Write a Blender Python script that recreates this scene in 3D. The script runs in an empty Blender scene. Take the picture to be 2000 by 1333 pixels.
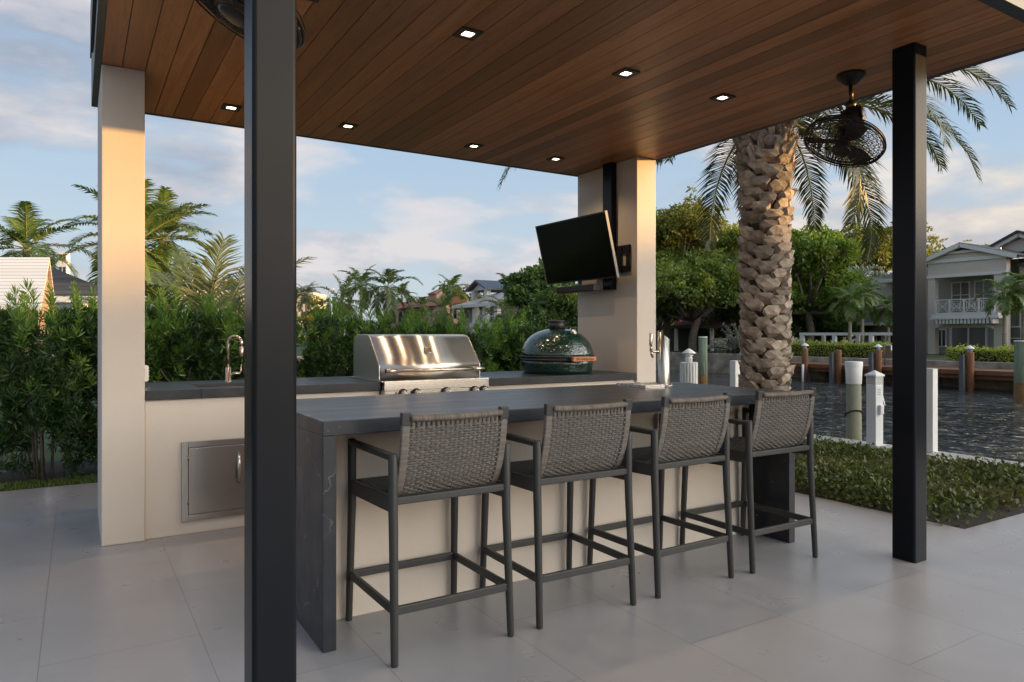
import bpy, bmesh, math, random
import numpy as np
from mathutils import Vector, Matrix, Euler

SC = bpy.context.scene
COL = SC.collection
rad = math.radians
EYE = 1.27                    # camera height
FPX = 1386.0                  # focal length in photo pixels (photo 2000 wide)
FW = (0.5228, 0.8525)         # view direction on the ground
RT = (0.8525, -0.5228)

# ---------------------------------------------------------------- camera
cam_d = bpy.data.cameras.new('camera')
cam_d.sensor_width = 36.0
cam_d.lens = FPX / 2000 * 36.0
cam_d.shift_y = -0.00575
cam_d.clip_start = 0.05
cam_d.clip_end = 2000
cam = bpy.data.objects.new('camera', cam_d)
cam.location = (0, 0, EYE)
cam.rotation_euler = (rad(90), 0, -math.atan2(FW[0], FW[1]))
COL.objects.link(cam)
SC.camera = cam

# ---------------------------------------------------------------- light
BLOCK_A, BLOCK_B = 6.75, 10.5  # heights of the two unseen buildings added to block the low sun
SUN_EL, SUN_AZ = rad(4.8), rad(135.0)      # azimuth clockwise from +Y
sun_dir = Vector((math.sin(SUN_AZ) * math.cos(SUN_EL), math.cos(SUN_AZ) * math.cos(SUN_EL), math.sin(SUN_EL)))
sun_d = bpy.data.lights.new('sun', 'SUN')
sun_d.energy = 4.5
sun_d.angle = rad(0.55)
sun_d.color = (1.0, 0.56, 0.17)
sun = bpy.data.objects.new('sun', sun_d)
sun.rotation_euler = (-sun_dir).to_track_quat('-Z', 'Y').to_euler()
sun.location = (20, -30, 20)
COL.objects.link(sun)

SC.view_settings.view_transform = 'Standard'
SC.view_settings.look = 'None'
SC.view_settings.gamma = 1
SC.view_settings.use_curve_mapping = False
SC.view_settings.exposure = 0.55
try:
    SC.cycles.use_denoising = True
    SC.cycles.max_bounces = 10
    SC.cycles.transparent_max_bounces = 12
    SC.cycles.caustics_reflective = False
    SC.cycles.caustics_refractive = False
except Exception:
    pass


class NT:
    """small node-tree writer"""
    def __init__(s, tree):
        s.t = tree
        tree.nodes.clear()

    def n(s, typ, **kw):
        nd = s.t.nodes.new(typ)
        for k, v in kw.items():
            if k.startswith('i_'):
                key = k[2:]
                key = int(key) if key.isdigit() else key.replace('_', ' ')
                s.put(nd.inputs[key], v)
            else:
                setattr(nd, k, v)
        return nd

    def put(s, sock, v):
        if isinstance(v, bpy.types.NodeSocket):
            s.t.links.new(v, sock)
        else:
            if hasattr(sock, 'default_value'):
                dv = sock.default_value
                if hasattr(dv, '__len__') and not hasattr(v, '__len__'):
                    v = [v] * len(dv)
                elif hasattr(dv, '__len__') and len(dv) == 4 and len(v) == 3:
                    v = tuple(v) + (1,)
                sock.default_value = v

    def math(s, op, a, b=0.0, c=0.0, clamp=False):
        nd = s.t.nodes.new('ShaderNodeMath')
        nd.operation = op
        nd.use_clamp = clamp
        for i, v in enumerate((a, b, c)):
            s.put(nd.inputs[i], v)
        return nd.outputs[0]

    def vmath(s, op, a, b=(0, 0, 0), scale=None):
        nd = s.t.nodes.new('ShaderNodeVectorMath')
        nd.operation = op
        s.put(nd.inputs[0], a)
        s.put(nd.inputs[1], b)
        if scale is not None:
            s.put(nd.inputs['Scale'], scale)
        return nd.outputs['Vector'] if op not in ('DOT_PRODUCT', 'LENGTH') else nd.outputs['Value']

    def mix(s, fac, a, b, mode='MIX'):
        nd = s.t.nodes.new('ShaderNodeMix')
        nd.data_type = 'RGBA'
        nd.blend_type = mode
        nd.clamp_factor = True
        s.put(nd.inputs[0], fac)
        s.put(nd.inputs[6], a)
        s.put(nd.inputs[7], b)
        return nd.outputs[2]

    def ramp(s, fac, stops, interp='LINEAR'):
        nd = s.t.nodes.new('ShaderNodeValToRGB')
        cr = nd.color_ramp
        cr.interpolation = interp
        while len(cr.elements) < len(stops):
            cr.elements.new(0.5)
        for e, (p, c) in zip(cr.elements, stops):
            e.position = p
            e.color = tuple(c) + (1,) if len(c) == 3 else c
        s.put(nd.inputs[0], fac)
        return nd.outputs[0]

    def noise(s, vec, scale, detail=4, rough=0.5, dist=0.0, out='Fac'):
        nd = s.t.nodes.new('ShaderNodeTexNoise')
        s.put(nd.inputs['Vector'], vec)
        s.put(nd.inputs['Scale'], scale)
        s.put(nd.inputs['Detail'], detail)
        s.put(nd.inputs['Roughness'], rough)
        s.put(nd.inputs['Distortion'], dist)
        return nd.outputs[out]

    def mapr(s, v, a, b, c, d):
        nd = s.t.nodes.new('ShaderNodeMapRange')
        for i, x in enumerate((v, a, b, c, d)):
            s.put(nd.inputs[i], x)
        return nd.outputs[0]


# ---------------------------------------------------------------- sky
SUN_SIDE = (18.0, 13.0, 9.0)
W = bpy.data.worlds.new('World')
SC.world = W
W.use_nodes = True
t = NT(W.node_tree)
tc = t.n('ShaderNodeTexCoord')
sky = t.n('ShaderNodeTexSky', sky_type='NISHITA', sun_disc=False, sun_elevation=SUN_EL, sun_rotation=SUN_AZ,
          altitude=0, air_density=1.0, dust_density=0.6, ozone_density=1.6)
sep = t.n('ShaderNodeSeparateXYZ', i_0=tc.outputs['Generated'])
zc = t.math('MAXIMUM', sep.outputs[2], 0.0)
# evening colour: the clear blue of the side away from the sun, brighter and warmer round towards the sun
up = t.ramp(zc, [(0.0, (0.64, 0.73, 0.80)), (0.10, (0.60, 0.72, 0.84)), (0.24, (0.50, 0.66, 0.85)), (0.44, (0.35, 0.54, 0.79)), (1.0, (0.20, 0.37, 0.64))])
sunside = t.vmath('DOT_PRODUCT', tc.outputs['Generated'], tuple(sun_dir))
glow = t.mapr(sunside, 0.42, 1.0, 0.0, 1.0)
glow = t.math('POWER', glow, 1.2)
warm = t.mix(glow, (1.0, 1.0, 1.0), SUN_SIDE)
SKY_STR = 0.12
K_ = 0.69 / SKY_STR
blue = t.mix(1.0, t.mix(1.0, up, warm, 'MULTIPLY'), (K_, K_, K_), 'MULTIPLY')
skyc = t.mix(0.82, sky.outputs[0], blue)
# clouds: fractal noise on a flattened dome
den = t.math('ADD', zc, 0.55)
px = t.math('DIVIDE', sep.outputs[0], den)
py = t.math('DIVIDE', sep.outputs[1], den)
cv = t.n('ShaderNodeCombineXYZ', i_0=px, i_1=py, i_2=t.math('MULTIPLY', zc, 3.4)).outputs[0]


def cloud_density(vec):
    big = t.noise(vec, 1.5, 2, 0.5)
    fine = t.noise(vec, 3.4, 6, 0.52, 0.10)
    return t.math('ADD', t.math('MULTIPLY', big, 0.60), t.math('MULTIPLY', fine, 0.70))


CO = (24.5, 9.9, 1.8)
d0 = cloud_density(t.vmath('ADD', cv, CO))
d1 = cloud_density(t.vmath('ADD', cv, (CO[0] + 0.10, CO[1] - 0.10, CO[2] + 0.22)))
cover = t.mapr(d0, 0.625, 0.745, 0.0, 1.0)
lit = t.mapr(t.math('SUBTRACT', d0, d1), -0.06, 0.12, 0.0, 1.0)
right_warm = t.mapr(sunside, -0.2, 0.75, 0.0, 1.0)
k_ = 0.72 / SKY_STR
cloud_dark = t.mix(right_warm, tuple(x * k_ for x in (0.36, 0.395, 0.48)), tuple(x * k_ for x in (0.66, 0.58, 0.54)))
cloud_lit = t.mix(right_warm, tuple(x * k_ for x in (0.76, 0.71, 0.71)), tuple(x * k_ for x in (1.12, 0.93, 0.68)))
cc = t.mix(1.0, t.mix(lit, cloud_dark, cloud_lit), t.mix(glow, (1, 1, 1), (2.2, 1.8, 1.4)), 'MULTIPLY')
skyfac = t.math('MULTIPLY', cover, 0.84)
final = t.mix(skyfac, skyc, cc)
bg = t.n('ShaderNodeBackground', i_Color=final, i_Strength=SKY_STR)
t.n('ShaderNodeOutputWorld', i_Surface=bg.outputs[0])


# ---------------------------------------------------------------- geometry helpers
def px_at(u, v, d):
    """world point that sits at depth d (metres along the view) under photo pixel u, v"""
    lat = (u - 1000.0) / FPX * d
    return Vector((lat * RT[0] + d * FW[0], lat * RT[1] + d * FW[1], EYE - (v - 655.0) / FPX * d))


def on_x(u, v, X):
    """world point on the plane x = X seen at photo pixel u, v"""
    r = (u - 1000.0) / FPX
    Y = X * (RT[0] - r * FW[0]) / (r * FW[1] - RT[1])
    d = X * FW[0] + Y * FW[1]
    return Vector((X, Y, EYE - (v - 655.0) / FPX * d))


def on_y(u, v, Y):
    r = (u - 1000.0) / FPX
    X = Y * (r * FW[1] - RT[1]) / (RT[0] - r * FW[0])
    d = X * FW[0] + Y * FW[1]
    return Vector((X, Y, EYE - (v - 655.0) / FPX * d))


def frame_of(axis):
    a = Vector(axis).normalized()
    h = Vector((0, 0, 1)) if abs(a.z) < 0.9 else Vector((0, 1, 0))
    x = a.cross(h).normalized()
    return x, x.cross(a).normalized(), a


class MB:
    """mesh builder: collects shapes, builds ONE object"""
    def __init__(s):
        s.v, s.f, s.s, s.np = [], [], [], []

    def add(s, verts, faces, smooth=False):
        o = len(s.v)
        s.v.extend([tuple(p) for p in verts])
        s.f.extend([tuple(i + o for i in fc) for fc in faces])
        s.s.extend([smooth] * len(faces))
        return s

    def box(s, x0, x1, y0, y1, z0, z1):
        v = [(x0, y0, z0), (x1, y0, z0), (x1, y1, z0), (x0, y1, z0), (x0, y0, z1), (x1, y0, z1), (x1, y1, z1), (x0, y1, z1)]
        return s.add(v, [(0, 3, 2, 1), (4, 5, 6, 7), (0, 1, 5, 4), (1, 2, 6, 5), (2, 3, 7, 6), (3, 0, 4, 7)])

    def bar(s, a, b, w, h, up=(0, 0, 1)):
        """square-section bar from a to b: w across, h along up"""
        a, b = Vector(a), Vector(b)
        d = (b - a).normalized()
        u = Vector(up)
        x = d.cross(u)
        if x.length < 1e-6:
            x = d.cross(Vector((0, 1, 0)))
        x.normalize()
        u = x.cross(d).normalized()
        v = []
        for p in (a, b):
            for i, j in ((-1, -1), (1, -1), (1, 1), (-1, 1)):
                v.append(p + x * (i * w / 2) + u * (j * h / 2))
        return s.add(v, [(0, 1, 2, 3), (7, 6, 5, 4), (0, 4, 5, 1), (1, 5, 6, 2), (2, 6, 7, 3), (3, 7, 4, 0)])

    def tube(s, path, r, n=8, caps=True, smooth=True, flat=1.0):
        P = [Vector(p) for p in path]
        m = len(P)
        R = r if hasattr(r, '__len__') else [r] * m
        T = []
        for i in range(m):
            a = P[max(i - 1, 0)]
            b = P[min(i + 1, m - 1)]
            T.append((b - a).normalized())
        x, y, _ = frame_of(T[0])
        v = []
        for i in range(m):
            x = (x - T[i] * x.dot(T[i])).normalized()
            y = T[i].cross(x)
            for k in range(n):
                an = 2 * math.pi * k / n
                v.append(P[i] + x * (math.cos(an) * R[i]) + y * (math.sin(an) * R[i] * flat))
        f = []
        for i in range(m - 1):
            for k in range(n):
                k2 = (k + 1) % n
                f.append((i * n + k, i * n + k2, (i + 1) * n + k2, (i + 1) * n + k))
        s.add(v, f, smooth)
        if caps:
            o = len(s.v) - m * n
            s.f.append(tuple(o + k for k in range(n - 1, -1, -1)))
            s.f.append(tuple(o + (m - 1) * n + k for k in range(n)))
            s.s.extend([False, False])
        return s

    def lathe(s, prof, n=24, c=(0, 0, 0), axis=(0, 0, 1), smooth=True, caps=True):
        x, y, a = frame_of(axis)
        c = Vector(c)
        v, f = [], []
        m = len(prof)
        for (r, z) in prof:
            for k in range(n):
                an = 2 * math.pi * k / n
                v.append(c + a * z + x * (math.cos(an) * r) + y * (math.sin(an) * r))
        for i in range(m - 1):
            for k in range(n):
                k2 = (k + 1) % n
                f.append((i * n + k, i * n + k2, (i + 1) * n + k2, (i + 1) * n + k))
        s.add(v, f, smooth)
        if caps:
            o = len(s.v) - m * n
            s.f.append(tuple(o + k for k in range(n - 1, -1, -1)))
            s.f.append(tuple(o + (m - 1) * n + k for k in range(n)))
            s.s.extend([False, False])
        return s

    def extrude(s, poly, ext, smooth=False):
        """poly: list of 3-D points, extruded by vector ext"""
        e = Vector(ext)
        n = len(poly)
        v = [Vector(p) for p in poly] + [Vector(p) + e for p in poly]
        f = [tuple(range(n - 1, -1, -1)), tuple(range(n, 2 * n))]
        f += [(i, (i + 1) % n, n + (i + 1) % n, n + i) for i in range(n)]
        return s.add(v, f, smooth)

    def quads(s, arr):
        """numpy (N,4,3) array of loose quads"""
        s.np.append(np.asarray(arr, dtype=np.float32))
        return s

    def build(s, name, mat, parent=None, off=None, bevel=0, seg=2, recalc=True, smooth_all=False):
        me = bpy.data.meshes.new(name)
        off = Vector(off) if off is not None else Vector((0, 0, 0))
        if s.np:
            A = np.concatenate(s.np).reshape(-1, 3)
            A = A - np.array(off, dtype=np.float32)
            nq = len(A) // 4
            nv0 = len(s.v)
            V0 = (np.array(s.v, dtype=np.float32).reshape(-1, 3) - np.array(off, dtype=np.float32)) if nv0 else np.zeros((0, 3), np.float32)
            V = np.concatenate([V0, A])
            loops = [i for fc in s.f for i in fc]
            lt = np.array([len(fc) for fc in s.f] + [4] * nq, dtype=np.int32)
            li = np.concatenate([np.array(loops, dtype=np.int32), np.arange(nq * 4, dtype=np.int32) + nv0])
            ls = np.concatenate([[0], np.cumsum(lt)[:-1]]).astype(np.int32)
            me.vertices.add(len(V))
            me.vertices.foreach_set('co', V.ravel().astype(np.float32))
            me.loops.add(len(li))
            me.loops.foreach_set('vertex_index', li)
            me.polygons.add(len(lt))
            me.polygons.foreach_set('loop_start', ls)
            me.polygons.foreach_set('loop_total', lt)
            me.update(calc_edges=True)
        else:
            me.from_pydata([tuple(Vector(p) - off) for p in s.v], [], s.f)
            me.polygons.foreach_set('use_smooth', [bool(x) or smooth_all for x in s.s])
            if recalc:
                bm = bmesh.new()
                bm.from_mesh(me)
                bmesh.ops.recalc_face_normals(bm, faces=bm.faces)
                bm.to_mesh(me)
                bm.free()
        if mat:
            me.materials.append(mat)
        o = bpy.data.objects.new(name, me)
        COL.objects.link(o)
        if parent:
            o.parent = parent
        if bevel:
            b = o.modifiers.new('bevel', 'BEVEL')
            b.width = bevel
            b.segments = seg
            b.limit_method = 'ANGLE'
            b.angle_limit = rad(40)
            b.harden_normals = True
            me.polygons.foreach_set('use_smooth', [True] * len(me.polygons))
        return o


def thing(name, label, cat, loc=(0, 0, 0), group=None, rz=0):
    o = bpy.data.objects.new(name, None)
    o.empty_display_size = 0.1
    COL.objects.link(o)
    o.location = loc
    o.rotation_euler = (0, 0, rz)
    o['label'] = label
    o['category'] = cat
    if group:
        o['group'] = group
    return o


def tag(o, label, cat, group=None, kind=None):
    o['label'] = label
    o['category'] = cat
    if group:
        o['group'] = group
    if kind:
        o['kind'] = kind
    return o


def structure(o):
    o['kind'] = 'structure'
    return o


def copy_tree(o, parent=None):
    c = o.copy()
    COL.objects.link(c)
    c.parent = parent
    for ch in list(o.children):
        copy_tree(ch, c)
    return c


# ---------------------------------------------------------------- materials
def mat_new(name):
    m = bpy.data.materials.new(name)
    m.use_nodes = True
    return m, NT(m.node_tree)


def mat(name, col, rough=0.5, metal=0.0, var=0.0, vscale=4.0, bump=0.0, bscale=40.0, spec=0.5, coat=0.0, stretch=None, island=0.0,
        rvar=0.0, col2=None):
    m, t = mat_new(name)
    tc = t.n('ShaderNodeTexCoord')
    vec = tc.outputs['Object']
    if stretch:
        vec = t.n('ShaderNodeMapping', i_Vector=vec, i_Scale=stretch).outputs[0]
    c = tuple(col)
    cs = None
    if var or col2:
        c2 = col2 or tuple(min(1, x * (1 + var)) for x in col)
        c1 = col if col2 else tuple(x * (1 - var) for x in col)
        cs = t.mix(t.mapr(t.noise(vec, vscale, 5, 0.6), 0.3, 0.7, 0, 1), c1, c2)
    if island:
        g = t.n('ShaderNodeNewGeometry')
        k = t.mapr(g.outputs['Random Per Island'], 0, 1, 1 - island, 1 + island)
        kk = t.n('ShaderNodeCombineXYZ', i_0=k, i_1=k, i_2=k).outputs[0]
        cs = t.mix(1.0, cs if cs else c, kk, 'MULTIPLY')
    p = t.n('ShaderNodeBsdfPrincipled', i_Roughness=rough, i_Metallic=metal)
    t.put(p.inputs['Base Color'], cs if cs else c)
    t.put(p.inputs['Specular IOR Level'], spec)
    if rvar:
        t.put(p.inputs['Roughness'], t.mapr(t.noise(vec, vscale * 2, 5, 0.6), 0.3, 0.7, rough - rvar, rough + rvar))
    if coat:
        t.put(p.inputs['Coat Weight'], coat)
    if bump:
        b = t.n('ShaderNodeBump', i_Strength=bump, i_Distance=0.01)
        t.put(b.inputs['Height'], t.noise(vec, bscale, 4, 0.6))
        t.put(p.inputs['Normal'], b.outputs[0])
    t.n('ShaderNodeOutputMaterial', i_Surface=p.outputs[0])
    return m


def leaf_mat(name, c1, c2, transl=0.3, rough=0.5, spec=0.35, c3=None):
    m, t = mat_new(name)
    g = t.n('ShaderNodeNewGeometry')
    tc = t.n('ShaderNodeTexCoord')
    col = t.mix(g.outputs['Random Per Island'], c1, c2)
    if c3:
        col = t.mix(t.mapr(t.noise(tc.outputs['Object'], 0.55, 3, 0.6), 0.42, 0.62, 0, 1), col, c3)
    p = t.n('ShaderNodeBsdfPrincipled', i_Roughness=rough)
    t.put(p.inputs['Base Color'], col)
    t.put(p.inputs['Specular IOR Level'], spec)
    tr = t.n('ShaderNodeBsdfTranslucent')
    t.put(tr.inputs['Color'], t.mix(1.0, col, (1.5, 1.6, 0.7), 'MULTIPLY'))
    mx = t.n('ShaderNodeMixShader', i_0=transl)
    t.put(mx.inputs[1], p.outputs[0])
    t.put(mx.inputs[2], tr.outputs[0])
    t.n('ShaderNodeOutputMaterial', i_Surface=mx.outputs[0])
    return m


def emit_mat(name, col, strength):
    m, t = mat_new(name)
    e = t.n('ShaderNodeEmission', i_Color=col, i_Strength=strength)
    t.n('ShaderNodeOutputMaterial', i_Surface=e.outputs[0])
    return m


def paving_mat():
    m, t = mat_new('porcelain_paver')
    tc = t.n('ShaderNodeTexCoord')
    s = t.n('ShaderNodeSeparateXYZ', i_0=tc.outputs['Object'])
    v = t.n('ShaderNodeCombineXYZ', i_0=t.math('ADD', s.outputs[1], -2.685 + 0.5775 + 115.5), i_1=t.math('ADD', s.outputs[0], -0.445 + 114.0)).outputs[0]
    br = t.n('ShaderNodeTexBrick', offset=0.5, offset_frequency=2, squash=1.0)
    t.put(br.inputs['Vector'], v)
    t.put(br.inputs['Color1'], (0.0, 0.0, 0.0))
    t.put(br.inputs['Color2'], (1.0, 1.0, 1.0))
    t.put(br.inputs['Mortar'], (0.5, 0.5, 0.5))
    for k, x in (('Scale', 1.0), ('Mortar Size', 0.0018), ('Mortar Smooth', 0.1), ('Bias', 0.0), ('Brick Width', 1.155), ('Row Height', 0.57)):
        t.put(br.inputs[k], x)
    cl = t.noise(tc.outputs['Object'], 1.6, 6, 0.65)
    sp = t.noise(tc.outputs['Object'], 60, 3, 0.7)
    base = t.mix(t.mapr(cl, 0.3, 0.7, 0, 1), (0.285, 0.266, 0.263), (0.335, 0.315, 0.312))
    base = t.mix(t.math('MULTIPLY', br.outputs['Color'], 0.12), base, (0.22, 0.20, 0.19))
    # small dark pits and pale flecks in the stone-look body
    base = t.mix(t.mapr(sp, 0.67, 0.73, 0, 0.40), base, (0.16, 0.145, 0.14))
    sp2 = t.noise(t.vmath('ADD', tc.outputs['Object'], (7, 3, 0)), 42, 2, 0.6)
    base = t.mix(t.mapr(sp2, 0.70, 0.76, 0, 0.22), base, (0.50, 0.48, 0.46))
    st = t.mapr(t.noise(t.vmath('ADD', tc.outputs['Object'], (3, 9, 0)), 0.55, 4, 0.6, 0.8), 0.50, 0.68, 0, 0.22)
    base = t.mix(st, base, (0.29, 0.25, 0.232))
    col = t.mix(br.outputs['Fac'], base, (0.19, 0.170, 0.158))
    p = t.n('ShaderNodeBsdfPrincipled')
    t.put(p.inputs['Base Color'], col)
    t.put(p.inputs['Roughness'], t.mapr(t.noise(tc.outputs['Object'], 3.0, 5, 0.6), 0.3, 0.7, 0.26, 0.35))
    b = t.n('ShaderNodeBump', i_Strength=0.22, i_Distance=0.003)
    h = t.math('SUBTRACT', t.math('MULTIPLY', t.noise(tc.outputs['Object'], 90, 3, 0.6), 0.10), br.outputs['Fac'])
    t.put(b.inputs['Height'], h)
    t.put(p.inputs['Normal'], b.outputs[0])
    t.n('ShaderNodeOutputMaterial', i_Surface=p.outputs[0])
    return m


def wood_mat():
    m, t = mat_new('cedar_boards')
    tc = t.n('ShaderNodeTexCoord')
    g = t.n('ShaderNodeNewGeometry')
    rnd = g.outputs['Random Per Island']
    o = t.n('ShaderNodeCombineXYZ', i_0=t.math('MULTIPLY', rnd, 37.0), i_1=t.math('MULTIPLY', rnd, 91.0), i_2=0.0).outputs[0]
    vec = t.vmath('ADD', tc.outputs['Object'], o)
    v1 = t.n('ShaderNodeMapping', i_Vector=vec, i_Scale=(26, 1.1, 1)).outputs[0]
    grain = t.noise(v1, 1.0, 6, 0.62, 0.6)
    v2 = t.n('ShaderNodeMapping', i_Vector=vec, i_Scale=(9, 0.8, 1)).outputs[0]
    figure = t.noise(v2, 1.0, 3, 0.5, 1.5)
    rings = t.math('FRACT', t.math('MULTIPLY', figure, 9.0))
    rings = t.math('ABSOLUTE', t.math('SUBTRACT', rings, 0.5))
    a = t.mix(t.mapr(grain, 0.3, 0.7, 0, 1), (0.300, 0.119, 0.045), (0.495, 0.222, 0.090))
    a = t.mix(t.mapr(rings, 0.0, 0.12, 0.38, 0), a, (0.19, 0.066, 0.022))
    k = t.mapr(rnd, 0, 1, 0.60, 1.20)
    a = t.mix(1.0, a, t.n('ShaderNodeCombineXYZ', i_0=k, i_1=k, i_2=k).outputs[0], 'MULTIPLY')
    kn = t.n('ShaderNodeTexVoronoi', i_Vector=t.n('ShaderNodeMapping', i_Vector=vec, i_Scale=(1.6, 0.9, 1)).outputs[0], i_Scale=1.0)
    a = t.mix(t.mapr(kn.outputs['Distance'], 0.010, 0.022, 0.85, 0), a, (0.03, 0.012, 0.006))
    p = t.n('ShaderNodeBsdfPrincipled')
    t.put(p.inputs['Base Color'], a)
    t.put(p.inputs['Roughness'], t.mapr(grain, 0.3, 0.7, 0.36, 0.5))
    b = t.n('ShaderNodeBump', i_Strength=0.12, i_Distance=0.004)
    t.put(b.inputs['Height'], grain)
    t.put(p.inputs['Normal'], b.outputs[0])
    t.n('ShaderNodeOutputMaterial', i_Surface=p.outputs[0])
    return m


def stone_mat():
    m, t = mat_new('black_marbled_stone')
    tc = t.n('ShaderNodeTexCoord')
    vec = tc.outputs['Object']
    w = t.noise(vec, 2.2, 5, 0.6, 0, 'Color')
    wv = t.vmath('ADD', vec, t.vmath('SCALE', t.vmath('SUBTRACT', w, (0.5, 0.5, 0.5)), scale=0.55))
    vo = t.n('ShaderNodeTexVoronoi', feature='DISTANCE_TO_EDGE', i_Vector=wv, i_Scale=1.9)
    vein = t.mapr(vo.outputs['Distance'], 0.0, 0.007, 1, 0)
    gate = t.mapr(t.noise(vec, 3.1, 3, 0.5), 0.55, 0.70, 0, 1)
    vein = t.math('MULTIPLY', vein, gate)
    fl = t.noise(vec, 55, 2, 0.5)
    fleck = t.math('MULTIPLY', t.mapr(fl, 0.69, 0.74, 0, 1), t.mapr(t.noise(vec, 5.0, 2, 0.5), 0.50, 0.62, 0, 1))
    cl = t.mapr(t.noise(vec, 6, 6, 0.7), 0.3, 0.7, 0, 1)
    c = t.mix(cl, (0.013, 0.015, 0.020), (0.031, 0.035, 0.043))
    c = t.mix(t.math('MULTIPLY', vein, 0.45), c, (0.38, 0.37, 0.35))
    c = t.mix(t.math('MULTIPLY', fleck, 0.7), c, (0.42, 0.41, 0.39))
    p = t.n('ShaderNodeBsdfPrincipled')
    t.put(p.inputs['Base Color'], c)
    t.put(p.inputs['Specular IOR Level'], 0.30)
    t.put(p.inputs['Roughness'], t.mapr(t.noise(t.n('ShaderNodeMapping', i_Vector=vec, i_Scale=(3, 12, 6)).outputs[0], 1.0, 4, 0.6), 0.3, 0.7, 0.30, 0.40))
    b = t.n('ShaderNodeBump', i_Strength=0.04, i_Distance=0.002)
    t.put(b.inputs['Height'], t.noise(vec, 30, 3, 0.6))
    t.put(p.inputs['Normal'], b.outputs[0])
    t.n('ShaderNodeOutputMaterial', i_Surface=p.outputs[0])
    return m


def steel_mat(name, base, rough, stretch, aniso=0.0, tang=None):
    m, t = mat_new(name)
    tc = t.n('ShaderNodeTexCoord')
    v = t.n('ShaderNodeMapping', i_Vector=tc.outputs['Object'], i_Scale=stretch).outputs[0]
    g = t.noise(v, 1.0, 4, 0.7)
    p = t.n('ShaderNodeBsdfPrincipled', i_Metallic=1.0)
    t.put(p.inputs['Base Color'], t.mix(t.mapr(g, 0.3, 0.7, 0, 1), tuple(x * 0.965 for x in base), base))
    if aniso:
        t.put(p.inputs['Anisotropic'], aniso)
        t.put(p.inputs['Tangent'], t.n('ShaderNodeCombineXYZ', i_0=tang[0], i_1=tang[1], i_2=tang[2]).outputs[0])
    t.put(p.inputs['Roughness'], t.mapr(g, 0.3, 0.7, rough * 0.92, rough * 1.08))
    b = t.n('ShaderNodeBump', i_Strength=0.015, i_Distance=0.001)
    t.put(b.inputs['Height'], g)
    t.put(p.inputs['Normal'], b.outputs[0])
    t.n('ShaderNodeOutputMaterial', i_Surface=p.outputs[0])
    return m


def stripe_mat(name, c1, c2, axis, scale, rough=0.6, bump=0.5):
    """fine wrapped-cord or board stripes along an axis"""
    m, t = mat_new(name)
    tc = t.n('ShaderNodeTexCoord')
    s = t.n('ShaderNodeSeparateXYZ', i_0=tc.outputs['Object'])
    x = t.math('MULTIPLY', s.outputs[axis], scale)
    fr = t.math('ABSOLUTE', t.math('SUBTRACT', t.math('FRACT', x), 0.5))
    rn = t.n('ShaderNodeTexWhiteNoise', noise_dimensions='1D', i_W=t.math('FLOOR', x)).outputs['Value']
    c = t.mix(rn, c1, c2)
    c = t.mix(t.mapr(fr, 0.36, 0.5, 0, 0.7), c, tuple(k * 0.25 for k in c1))
    p = t.n('ShaderNodeBsdfPrincipled', i_Roughness=rough)
    t.put(p.inputs['Base Color'], c)
    b = t.n('ShaderNodeBump', i_Strength=bump, i_Distance=0.003)
    t.put(b.inputs['Height'], t.math('SUBTRACT', 0.5, fr))
    t.put(p.inputs['Normal'], b.outputs[0])
    t.n('ShaderNodeOutputMaterial', i_Surface=p.outputs[0])
    return m


def water_mat():
    m, t = mat_new('canal_water')
    tc = t.n('ShaderNodeTexCoord')
    v = tc.outputs['Object']
    rot = t.n('ShaderNodeMapping', i_Vector=v, i_Rotation=(0, 0, 0.5), i_Scale=(1.0, 0.45, 1)).outputs[0]
    h1 = t.noise(rot, 0.9, 2, 0.5, 0.4)
    h2 = t.noise(rot, 3.2, 2, 0.5, 0.8)
    calm = t.mapr(t.noise(v, 0.10, 2, 0.5), 0.40, 0.60, 0.55, 1.15)
    h = t.math('MULTIPLY', t.math('ADD', t.math('MULTIPLY', h1, 0.9), t.math('MULTIPLY', h2, 0.50)), calm)
    b = t.n('ShaderNodeBump', i_Strength=1.0, i_Distance=2.0)
    t.put(b.inputs['Height'], h)
    p = t.n('ShaderNodeBsdfPrincipled', i_Roughness=0.025)
    t.put(p.inputs['Base Color'], (0.060, 0.062, 0.054))
    t.put(p.inputs['IOR'], 1.33)
    t.put(p.inputs['Normal'], b.outputs[0])
    t.n('ShaderNodeOutputMaterial', i_Surface=p.outputs[0])
    return m


M = {}
M['paver'] = paving_mat()
M['cedar'] = wood_mat()
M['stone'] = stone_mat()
M['stucco'] = mat('cream_stucco', (0.57, 0.495, 0.425), 0.75, var=0.045, vscale=1.3, bump=0.12, bscale=130)
M['post'] = mat('black_satin_metal', (0.010, 0.011, 0.014), 0.26, var=0.10, vscale=3, bump=0.01, bscale=200, spec=0.10)
M['fascia'] = mat('dark_grey_metal', (0.040, 0.045, 0.052), 0.45, var=0.08)
M['black'] = mat('black_plastic', (0.012, 0.012, 0.013), 0.45)
M['steel'] = steel_mat('brushed_steel', (0.62, 0.59, 0.56), 0.27, (2, 60, 220))
M['steel_hood'] = steel_mat('brushed_steel_hood', (0.64, 0.60, 0.56), 0.30, (2, 60, 220), 0.9, (0.0, 0.65, 0.76))
M['steel_v'] = steel_mat('brushed_steel_upright', (0.36, 0.355, 0.36), 0.24, (220, 60, 2))
M['steel_side'] = steel_mat('satin_steel_side', (0.60, 0.59, 0.58), 0.42, (60, 60, 60))
M['chrome'] = steel_mat('polished_steel', (0.36, 0.34, 0.31), 0.27, (20, 20, 3))
M['nickel'] = steel_mat('brushed_nickel', (0.52, 0.46, 0.40), 0.24, (40, 40, 3))
M['chair'] = mat('charcoal_aluminium', (0.040, 0.039, 0.038), 0.42, var=0.06, vscale=6, bump=0.02, bscale=300, spec=0.3)
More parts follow.
